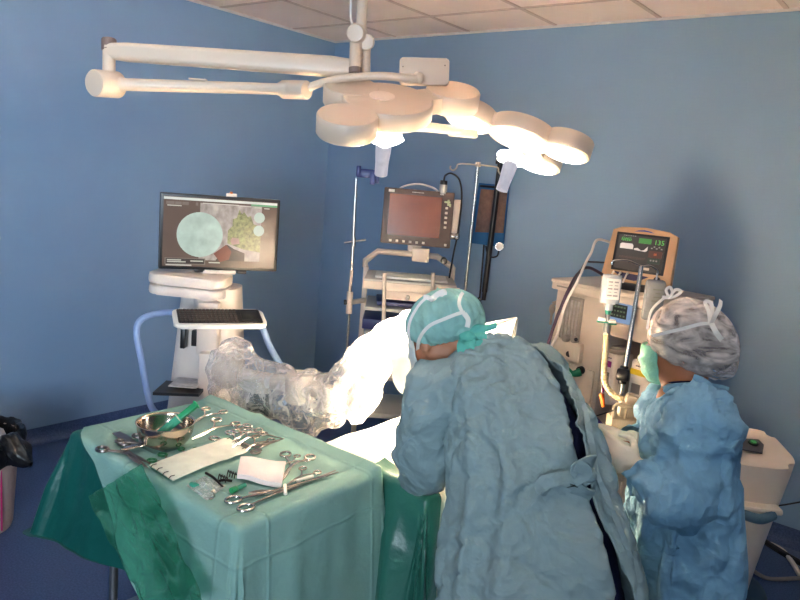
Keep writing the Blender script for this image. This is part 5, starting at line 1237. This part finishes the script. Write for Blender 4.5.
for sh, el, ha in ((shL, elL, haL), (shR, elR, haR)):
    b.tube(spline([sh, el, ha], 6), [.044, .044, .042, .042, .040, .040, .040, .039, .039, .037, .034, .031, .029], 12)
hand_into(b, haL, (FIELD - haL), -ZZ + VR * .3, 1, .7); hand_into(b, haR, (FIELD - haR), -ZZ - VR * .3, -1, .7)
for h, k_, a_ in ((hipL, knL, anL), (hipR, knR, anR)): leg_into(b, h, k_, a_, V((a_.x, a_.y, .04)) + FAC * .15)
remesh_bm(b, .0085, 5).build('body', SKIN, sur, True, smooth=180)
eyes(HM, sur)
b = MB()
for h, k_, a_ in ((hipL, knL, anL), (hipR, knR, anR)): b.tube(spline([h + ZZ * .02, k_, a_ + ZZ * .05], 6), [.09, .088, .086, .084, .082, .08, .078, .078, .077, .076, .075, .074, .073], 18)
b.ell(hips, (.14, .12, .12)); r = remesh_bm(b, .014, 3); crumple(r, 3, .006); r.build('trousers', SCRUB, sur, True, smooth=180)
b = MB(); g = b.grid(lambda u, v: RF(.24 + .56 * v, 2 * PI * u, .81), 64, 50, True); b.build('scrub_shirt', SCRUB, sur, True, smooth=180)
for a_ in (anL, anR): shoe(a_, a_ + FAC * .2, SHOE, sur)
# gown: one sheet wrapped round the torso, open down the back
gapL = [(0.0, 598), (.22, 599), (.26, 592), (.33, 583), (.40, 574), (.47, 561.5), (.55, 551), (.66, 545), (.74, 533), (.82, 520), (1, 508)]
gapR = [(0.0, 640), (.22, 623), (.26, 617), (.33, 604), (.40, 586), (.47, 567), (.55, 564), (.66, 560), (.74, 551), (.82, 527), (1, 511)]
def th_of(v, px):
    k = v * (len(rows) - 1); i = min(int(k), len(rows) - 2); f = k - i; xl = lerp(rows[i][0], rows[i + 1][0], f); xr = lerp(rows[i][1], rows[i + 1][1], f)
    c = max(-.98, min(.98, (px - (xl + xr) / 2) / ((xr - xl) / 2))); c = math.copysign(abs(c) ** (1 / .86), c); return math.acos(c)
def gown_s(u, v):
    tl = th_of(v, interp(gapL, v)); tr = th_of(v, interp(gapR, v)) + 2 * PI
    th = lerp(tl, tr, u); p = RF(v, th)
    q = RF(v, th, 1.02) - p
    return p + q.normalized() * (.012 * (1 - v) ** .7 * math.sin(th * 8 + 2.5 * math.sin(th * 2.3 + v * 3)) + .010)
b = MB(); b.grid(gown_s, 190, 210)
mk = lambda p: 1.0
crumple(b, 2.0, .0125, .75)
for v in b.bm.verts: pass
b.solidify(.0035)
b2 = b
gw = b.build('gown', GOWN, sur, True, smooth=180)
def sleeve(pts, rad, seed, m_, par, name='sleeve', flat=1.0, amp=.011, n=10):
    P = spline(pts, n); N = len(P); R_i = [crspline([float(x) for x in rad], i / (N - 1)) for i in range(N)]
    b = MB(); b.tube(P, R_i, 56, cap=False, flat=flat); b.bm.verts.ensure_lookup_table()
    for i in range(N):
        ring = [b.bm.verts[i * 56 + k] for k in range(56)]
        for k, v in enumerate(ring):
            a = 2 * PI * k / 56; t = i / (N - 1); f = math.sin(t * 17 + 1.6 * math.sin(a + seed) + .8 * math.sin(2 * a) + seed)
            v.co += (v.co - P[i]).normalized() * (amp * .75 * (max(0, f) ** 2 - .3))
    crumple(b, seed, amp, 1.0); return b.build(name, m_, par, True, smooth=180)
sleeve([at(462, 384, 2.03), at(441, 396, 2.0), at(427, 430, 2.0), at(425, 466, 2.04), at(424, 466, 2.18), at(424, 455, 2.32)], [.070, .093, .078, .066, .062, .052], 5.0, GOWN, sur)
sleeve([at(520, 372, 2.12), at(540, 380, 2.15), at(548, 410, 2.24), at(540, 434, 2.30), at(500, 436, 2.36), at(462, 437, 2.41)], [.070, .085, .075, .066, .06, .05], 6.0, GOWN, sur)
b = MB(); hand_into(b, haL, (FIELD - haL), -ZZ + VR * .3, 1, .7, 1.06); remesh_bm(b, .005, 2).build('glove', GLOVE, sur, True, smooth=180)
b = MB(); hand_into(b, haR, (FIELD - haR), -ZZ - VR * .3, -1, .7, 1.06); remesh_bm(b, .005, 2).build('glove', GLOVE, sur, True, smooth=180)
# edge strip and tie bow at the back
def gpt(v, px, off): 
    p = RF(v, th_of(v, px)); q = RF(v, th_of(v, px), 1.05); return p + (q - p).normalized() * off
b = MB()
kn0 = gpt(.455, 564, .022)
ell_b = b.ell(kn0, (.016, .016, .013), u=14, v=10)
def sg(px, py, d): return at(px, py, (kn0 - CAM).dot(FW) + d)
for pts, w_ in (((kn0, sg(556, 480, -.012), sg(546, 490, -.008), sg(536, 503, -.004)), .030), ((kn0, sg(577, 471, -.015), sg(588, 463, -.012), sg(594, 461, -.004)), .030), ((kn0, sg(572, 484, -.012), sg(583, 495, -.006), sg(590, 497, .0)), .034), ((kn0, sg(561, 490, -.010), sg(563, 505, .0), sg(568, 520, .004)), .026), ((kn0, sg(578, 466, -.02), sg(586, 472, -.022), sg(574, 480, -.012)), .026), ((kn0, sg(550, 480, -.02), sg(541, 489, -.02), sg(553, 487, -.01)), .024)):
    ribbon(b, pts, w_, -FW, 7, .5)
crumple(b, 9, .004); b.build('back_tie', GOWN, sur, True, smooth=60)
b = MB(); ribbon(b, [gpt(v, interp(gapR, v) + 9, .004) for v in (.05, .15, .24, .32, .39, .455, .52, .60, .68, .76, .84, .92)], .010, -FW, 5); crumple(b, 4, .003)
b.build('edge_binding', GOWN, sur, True, smooth=60)
# teal cap, tied at the back of the head
CAPM = mat('teal_gauze_cap', (150, 196, 188), .85, var=.16, nscale=14, crinkle=.7, spec=.15)
CC = HM @ V((0, -.028, .035)); CR = (.100, .128, .100)
def cap_fn(C, M, R_, low, kx=0.0, sag=0.0, freq=16, amp=.006, seed=0.0):
    M3 = M.to_3x3()
    def fn(u, v):
        a = 2 * PI * u; ph = lerp(-low * (1 - .85 * max(0, math.sin(a)) ** 1.5), PI / 2, v) if v < 1 else PI / 2
        c = math.cos(ph); x = R_[0] * c * math.cos(a); y = R_[1] * c * math.sin(a); z = R_[2] * math.sin(ph)
        back = max(0, -math.sin(a)); z -= sag * back * (1 - v); y *= 1 + kx * back
        k = 1 + amp * 10 * (noise.noise(V((math.cos(a) * 3 + seed, math.sin(a) * 3, v * 3))) * .5 + .35 * math.sin(a * freq + 3 * noise.noise(V((v * 2, a, seed)))) * (1 - v * .6)) * .5
        if v < .10: k *= .90 + v
        return C + M3 @ V((x * k, y * k, z * k))
    return fn
b = MB(); b.grid(cap_fn(CC, HM, CR, .80, .05, .0, 26, .011, 2), 130, 44, True); b.solidify(-.002); cp = b.build('cap', CAPM, sur, True, smooth=180)
def on_ell(C, M, R_, px, py, off=.004):
    Mi = M.to_3x3().inverted(); o = Mi @ (CAM - C); d = Mi @ ray(px, py)
    o = V((o.x / R_[0], o.y / R_[1], o.z / R_[2])); d = V((d.x / R_[0], d.y / R_[1], d.z / R_[2]))
    A = d.dot(d); B = o.dot(d); Cc = o.dot(o) - 1; disc = B * B - A * Cc
    t = (-B - math.sqrt(disc)) / A if disc > 0 else -B / A
    q = CAM + ray(px, py) * t; return q + (q - C).normalized() * off
oe = lambda px, py, off=.007: on_ell(CC, HM, [x * 1.03 for x in CR], px, py, off)
b = MB()
ribbon(b, [oe(419, 352), oe(421, 338), oe(430, 326), oe(445, 319), oe(458, 314), oe(464, 313)], .010, -FW)
ribbon(b, [oe(416, 352), oe(411, 336), oe(412, 322), oe(420, 307), oe(428, 299)], .008, -FW)
ribbon(b, [oe(462, 314), oe(458, 306, .01), oe(459, 299, .012), oe(461, 296, .015)], .010, -FW)
ribbon(b, [oe(463, 314), oe(466, 320, .012), oe(465, 327, .012)], .014, -FW)
b.build('mask_tie', WTIE, sur, True, smooth=60)
b = MB(); k0 = oe(432, 300, .004)
ribbon(b, [k0, k0 + VR * .02 + ZZ * .018, k0 + VR * .034 + ZZ * .024, k0 + VR * .030 + ZZ * .012, k0], .016, -FW, 6, .4); ribbon(b, [k0, k0 - VR * .012 + ZZ * .004, k0 - VR * .024 + ZZ * .004], .014, -FW); b.ell(k0, .008)
b.build('mask_tie', WTIE, sur, True, smooth=60)
GZ = mat('bright_teal_gauze', (96, 184, 168), .8, var=.1, crinkle=.7)
k1 = oe(466, 337, .006); b = MB(); b.ell(k1, (.022, .018, .018))
def sk(px, py, d): return at(px, py, (k1 - CAM).dot(FW) + d)
ribbon(b, [k1, sk(476, 330, -.01), sk(488, 328, -.01), sk(496, 325, .0)], .014, -FW, 6, .5); ribbon(b, [k1, sk(474, 345, -.02), sk(484, 342, -.018), sk(480, 334, -.01)], .020, -FW, 6, .4)
ribbon(b, [k1, sk(462, 346, -.02), sk(464, 352, -.02)], .026, -FW, 6, .3); ribbon(b, [k1, sk(470, 344, -.025), sk(468, 354, -.02)], .022, -FW, 6, .4); ribbon(b, [k1, sk(490, 342, -.01), sk(500, 348, -.0), sk(493, 352, 0)], .014, -FW, 6, .5)
crumple(b, 11, .005); b.build('cap_knot', GZ, sur, True, smooth=60)
def mask_fn(M):
    def fn(u, v):
        a = lerp(-1.25, 1.25, u); z = lerp(.0, -.105, v); r = .092 + .018 * math.sin(PI * v) * math.cos(a) + .003 * math.sin(v * 18)
        return M @ V((math.sin(a) * .078, .01 + math.cos(a) * r + .004, z + .01 * math.cos(a)))
    return fn
MASK = mat('mint_face_mask', (136, 206, 176), .8, var=.04, bump=.3, bscale=90)
b = MB(); b.grid(mask_fn(HM), 36, 20); b.solidify(.0025); b.build('face_mask', mat('pale_face_mask', (222, 230, 224), .8, var=.04), sur, True, smooth=180)

# ---- person standing at the right, facing the table
rows = [(628, 733, 800, 1.96, 0.2, 0), (636, 724, 690, 1.97, 0.2, 0), (640, 719, 600, 1.98, 0.2, 0), (638, 728, 540, 1.98, 0.205, 2), (642, 728, 482, 1.98, 0.21, 4), (649, 726, 442, 1.98, 0.205, 8), (656, 720, 415, 1.98, 0.19, 14), (663, 710, 397, 1.98, 0.14, 18), (664, 706, 387, 1.98, 0.085, 20), (667, 701, 382, 1.98, 0.07, 20)]
RN = ring_fn(rows)
np_ = at(684, 620, 1.99); nb = V((np_.x, np_.y, 0)); FN = (-VR * .86 + VA * .5).normalized(); LN = (VR * .5 + VA * .86).normalized()
nur = thing('person', 'person standing in a bright blue gown and a white bouffant cap facing the table', 'person', nb)
HN = ell_frame(at(682, 345, 1.985), -VR * .70 + VA * .62 - ZZ * .22, ZZ)
hips = V((nb.x, nb.y, .80)); nhL = hips - LN * .065; nhR = hips + LN * .065
nk = at(684, 384, 1.985); sL = at(712, 414, 1.86); sR = at(674, 404, 2.12); eL = at(696, 502, 1.80); wL = at(639, 470, 1.93); eR = at(668, 470, 2.16); wR = at(628, 440, 2.06)
tgt = at(600, 444, 1.98)
b = MB(); b.tube(spline([hips - ZZ * .02, at(686, 500, 1.99), at(688, 430, 1.99), nk], 6), [.12, .12, .12, .11, .105, .1, .1, .105, .11, .115, .115, .11, .105, .1, .09, .075, .06, .055, .05], 16)
b.tube([nk - ZZ * .02, HN @ V((0, -.03, -.05))], [.052, .05], 14); b.tube([sL, nk - ZZ * .06, sR], [.055, .075, .055], 12); head_into(b, HN)
for s_, e_, w_ in ((sL, eL, wL), (sR, eR, wR)): b.tube(spline([s_, e_, w_], 6), [.048, .046, .044, .042, .04, .039, .038, .037, .035, .033, .031, .028, .026], 12)
hand_into(b, wL, tgt - wL, (VA * .8 - ZZ * .1), -1, .42, .86); hand_into(b, wR, tgt - wR, (VA * .7 - ZZ * .5), -1, .42, .86)
naL = V((nhL.x, nhL.y, .085)); naR = V((nhR.x, nhR.y, .085))
for h, a_ in ((nhL, naL), (nhR, naR)): leg_into(b, h, (h + a_) / 2 + FN * .02, a_, V((a_.x, a_.y, .04)) + FN * .14, .9)
remesh_bm(b, .0085, 5).build('body', SKIN2, nur, True, smooth=180); eyes(HN, nur)
b = MB()
for h, a_ in ((nhL, naL), (nhR, naR)): b.tube(spline([h + ZZ * .02, (h + a_) / 2 + FN * .02, a_ + ZZ * .05], 6), [.07, .07, .07, .07, .07, .07, .076, .075, .073, .071, .07, .069, .068], 18)
b.ell(hips, (.105, .105, .12)); r = remesh_bm(b, .014, 3); crumple(r, 8, .006); r.build('trousers', SCRUB, nur, True, smooth=180)
b = MB(); b.grid(lambda u, v: RN(.3 + .69 * v, 2 * PI * u, .80 + .22 * max(0, (v - .93) / .07)), 64, 50, True); b.build('scrub_shirt', SCRUB, nur, True, smooth=180)
for a_ in (naL, naR): shoe(a_, a_ + FN * .2, SHOE, nur)
def ngown(u, v):
    th = lerp(-.16, 2 * PI - .28, u); p = RN(.985 * v, th); q = RN(.985 * v, th, 1.02) - p
    return p + q.normalized() * (.020 * max(0, 1 - v * 1.2) * math.sin(th * 7 + 3 * math.sin(th * 1.7 + v * 4)) + .024 * min(1, (1 - v) * 4))
b = MB(); b.grid(ngown, 170, 190); crumple(b, 12.0, .017, .55); b.solidify(.0035); b.build('gown', GOWN2, nur, True, smooth=180)
sleeve([at(690, 402, 1.92), at(696, 420, 1.88), at(694, 465, 1.83), at(684, 496, 1.81), at(664, 487, 1.85), at(645, 474, 1.91)], [.064, .086, .083, .078, .066, .046], 15.0, GOWN2, nur, amp=.017)
sleeve([at(676, 402, 2.08), at(668, 410, 2.12), at(664, 440, 2.15), at(660, 460, 2.15), at(644, 450, 2.11), at(632, 442, 2.07)], [.060, .078, .07, .066, .055, .042], 16.0, GOWN2, nur, amp=.012)
b = MB(); hand_into(b, wL, tgt - wL, (VA * .8 - ZZ * .1), -1, .42, 1.02); b.tube([wL.lerp(eL, .36), wL.lerp(eL, .15), wL], [.046, .042, .034], 18); remesh_bm(b, .0048, 2).build('glove', GLOVE, nur, True, smooth=180)
b = MB(); hand_into(b, wR, tgt - wR, (VA * .7 - ZZ * .5), -1, .42, 1.02); b.tube([wR.lerp(eR, .4), wR.lerp(eR, .15), wR], [.044, .040, .033], 18); remesh_bm(b, .0048, 2).build('glove', GLOVE, nur, True, smooth=180)
# collar flap and blue tape at the nape
b = MB(); ribbon(b, [at(692, 380, 1.90), at(702, 384, 1.88), at(709, 391, 1.87), at(713, 398, 1.87)], .035, -FW, 6, .3); ribbon(b, [at(712, 385, 1.9), at(722, 387, 1.9), at(729, 389, 1.9)], .010, -FW); b.build('collar_flap', GOWN2, nur, True, smooth=60)
# hair and bouffant cap
HAIR = mat('dark_brown_hair', (78, 54, 42), .6, var=.3, nscale=40)
NC = HN @ V((0, -.022, .018)); NR = (.098, .112, .114)
b = MB(); b.grid(cap_fn(NC, HN, [x * .93 for x in NR], .62, .12, .035, 9, .006, 5), 80, 34, True); b.build('hair', HAIR, nur, True, smooth=180)
def net_mat():
    m = bpy.data.materials.new('white_bouffant_net'); m.use_nodes = True; nt = m.node_tree; N = nt.nodes; b = N['Principled BSDF']; out = N['Material Output']
    b.inputs['Base Color'].default_value = s2l((240, 228, 220)) + (1,); b.inputs['Roughness'].default_value = .8
    tc = N.new('ShaderNodeTexCoord'); mp = N.new('ShaderNodeMapping'); mp.inputs['Scale'].default_value = (11, 11, 30); mp.inputs['Rotation'].default_value = (.5, .4, .2); nz = N.new('ShaderNodeTexNoise'); nz.inputs['Scale'].default_value = 1.0; nz.inputs['Detail'].default_value = 6; nz.inputs['Distortion'].default_value = 1.6
    nt.links.new(tc.outputs['Object'], mp.inputs['Vector']); nt.links.new(mp.outputs['Vector'], nz.inputs['Vector'])
    mr = N.new('ShaderNodeMapRange'); mr.inputs['From Min'].default_value = .35; mr.inputs['From Max'].default_value = .68; mr.inputs['To Min'].default_value = .22; mr.inputs['To Max'].default_value = .92
    nt.links.new(nz.outputs['Fac'], mr.inputs['Value'])
    bp = N.new('ShaderNodeBump'); bp.inputs['Strength'].default_value = .6; bp.inputs['Distance'].default_value = .01; nt.links.new(nz.outputs['Fac'], bp.inputs['Height']); nt.links.new(bp.outputs['Normal'], b.inputs['Normal'])
    tr = N.new('ShaderNodeBsdfTransparent'); mx = N.new('ShaderNodeMixShader'); nt.links.new(mr.outputs['Result'], mx.inputs['Fac']); nt.links.new(tr.outputs[0], mx.inputs[1]); nt.links.new(b.outputs[0], mx.inputs[2]); nt.links.new(mx.outputs[0], out.inputs['Surface'])
    return m
b = MB(); b.grid(cap_fn(NC, HN, NR, .80, .14, .045, 14, .010, 7), 130, 44, True); b.build('bouffant_cap', net_mat(), nur, True, smooth=180)
ne = lambda px, py, off=.008: on_ell(NC, HN, [x * 1.05 for x in NR], px, py, off)
b = MB(); ribbon(b, [ne(654, 336), ne(668, 333), ne(685, 329), ne(700, 325), ne(709, 325, .012)], .009, -FW); ribbon(b, [ne(708, 325, .012), ne(706, 316, .018), ne(703, 307, .018), ne(708, 309, .02), ne(710, 322, .016)], .010, -FW)
kk = ne(709, 325, .014); dd_ = (kk - CAM).dot(FW); ribbon(b, [kk, at(715, 316, dd_ - .02), at(720, 306, dd_ - .02), at(721, 300, dd_)], .011, -FW); ribbon(b, [kk, at(716, 332, dd_ - .01), at(722, 340, dd_)], .014, -FW)
ribbon(b, [ne(650, 330), ne(654, 312), ne(666, 300)], .007, -FW)
k3 = ne(670, 299, .004); ribbon(b, [k3, k3 - VR * .012 + ZZ * .02, k3 - VR * .002 + ZZ * .03, k3 + VR * .006 + ZZ * .014, k3], .008, -FW, 6, .5); ribbon(b, [k3, k3 + VR * .014 + ZZ * .024, k3 + VR * .03 + ZZ * .02, k3 + VR * .016 + ZZ * .006, k3], .008, -FW, 6, .5); ribbon(b, [k3, k3 - VR * .02 + ZZ * .0], .009, -FW)
b.build('mask_tie', WTIE, nur, True, smooth=60)
b = MB(); b.grid(mask_fn(HN), 36, 20); b.solidify(.0025); b.build('face_mask', MASK, nur, True, smooth=180)
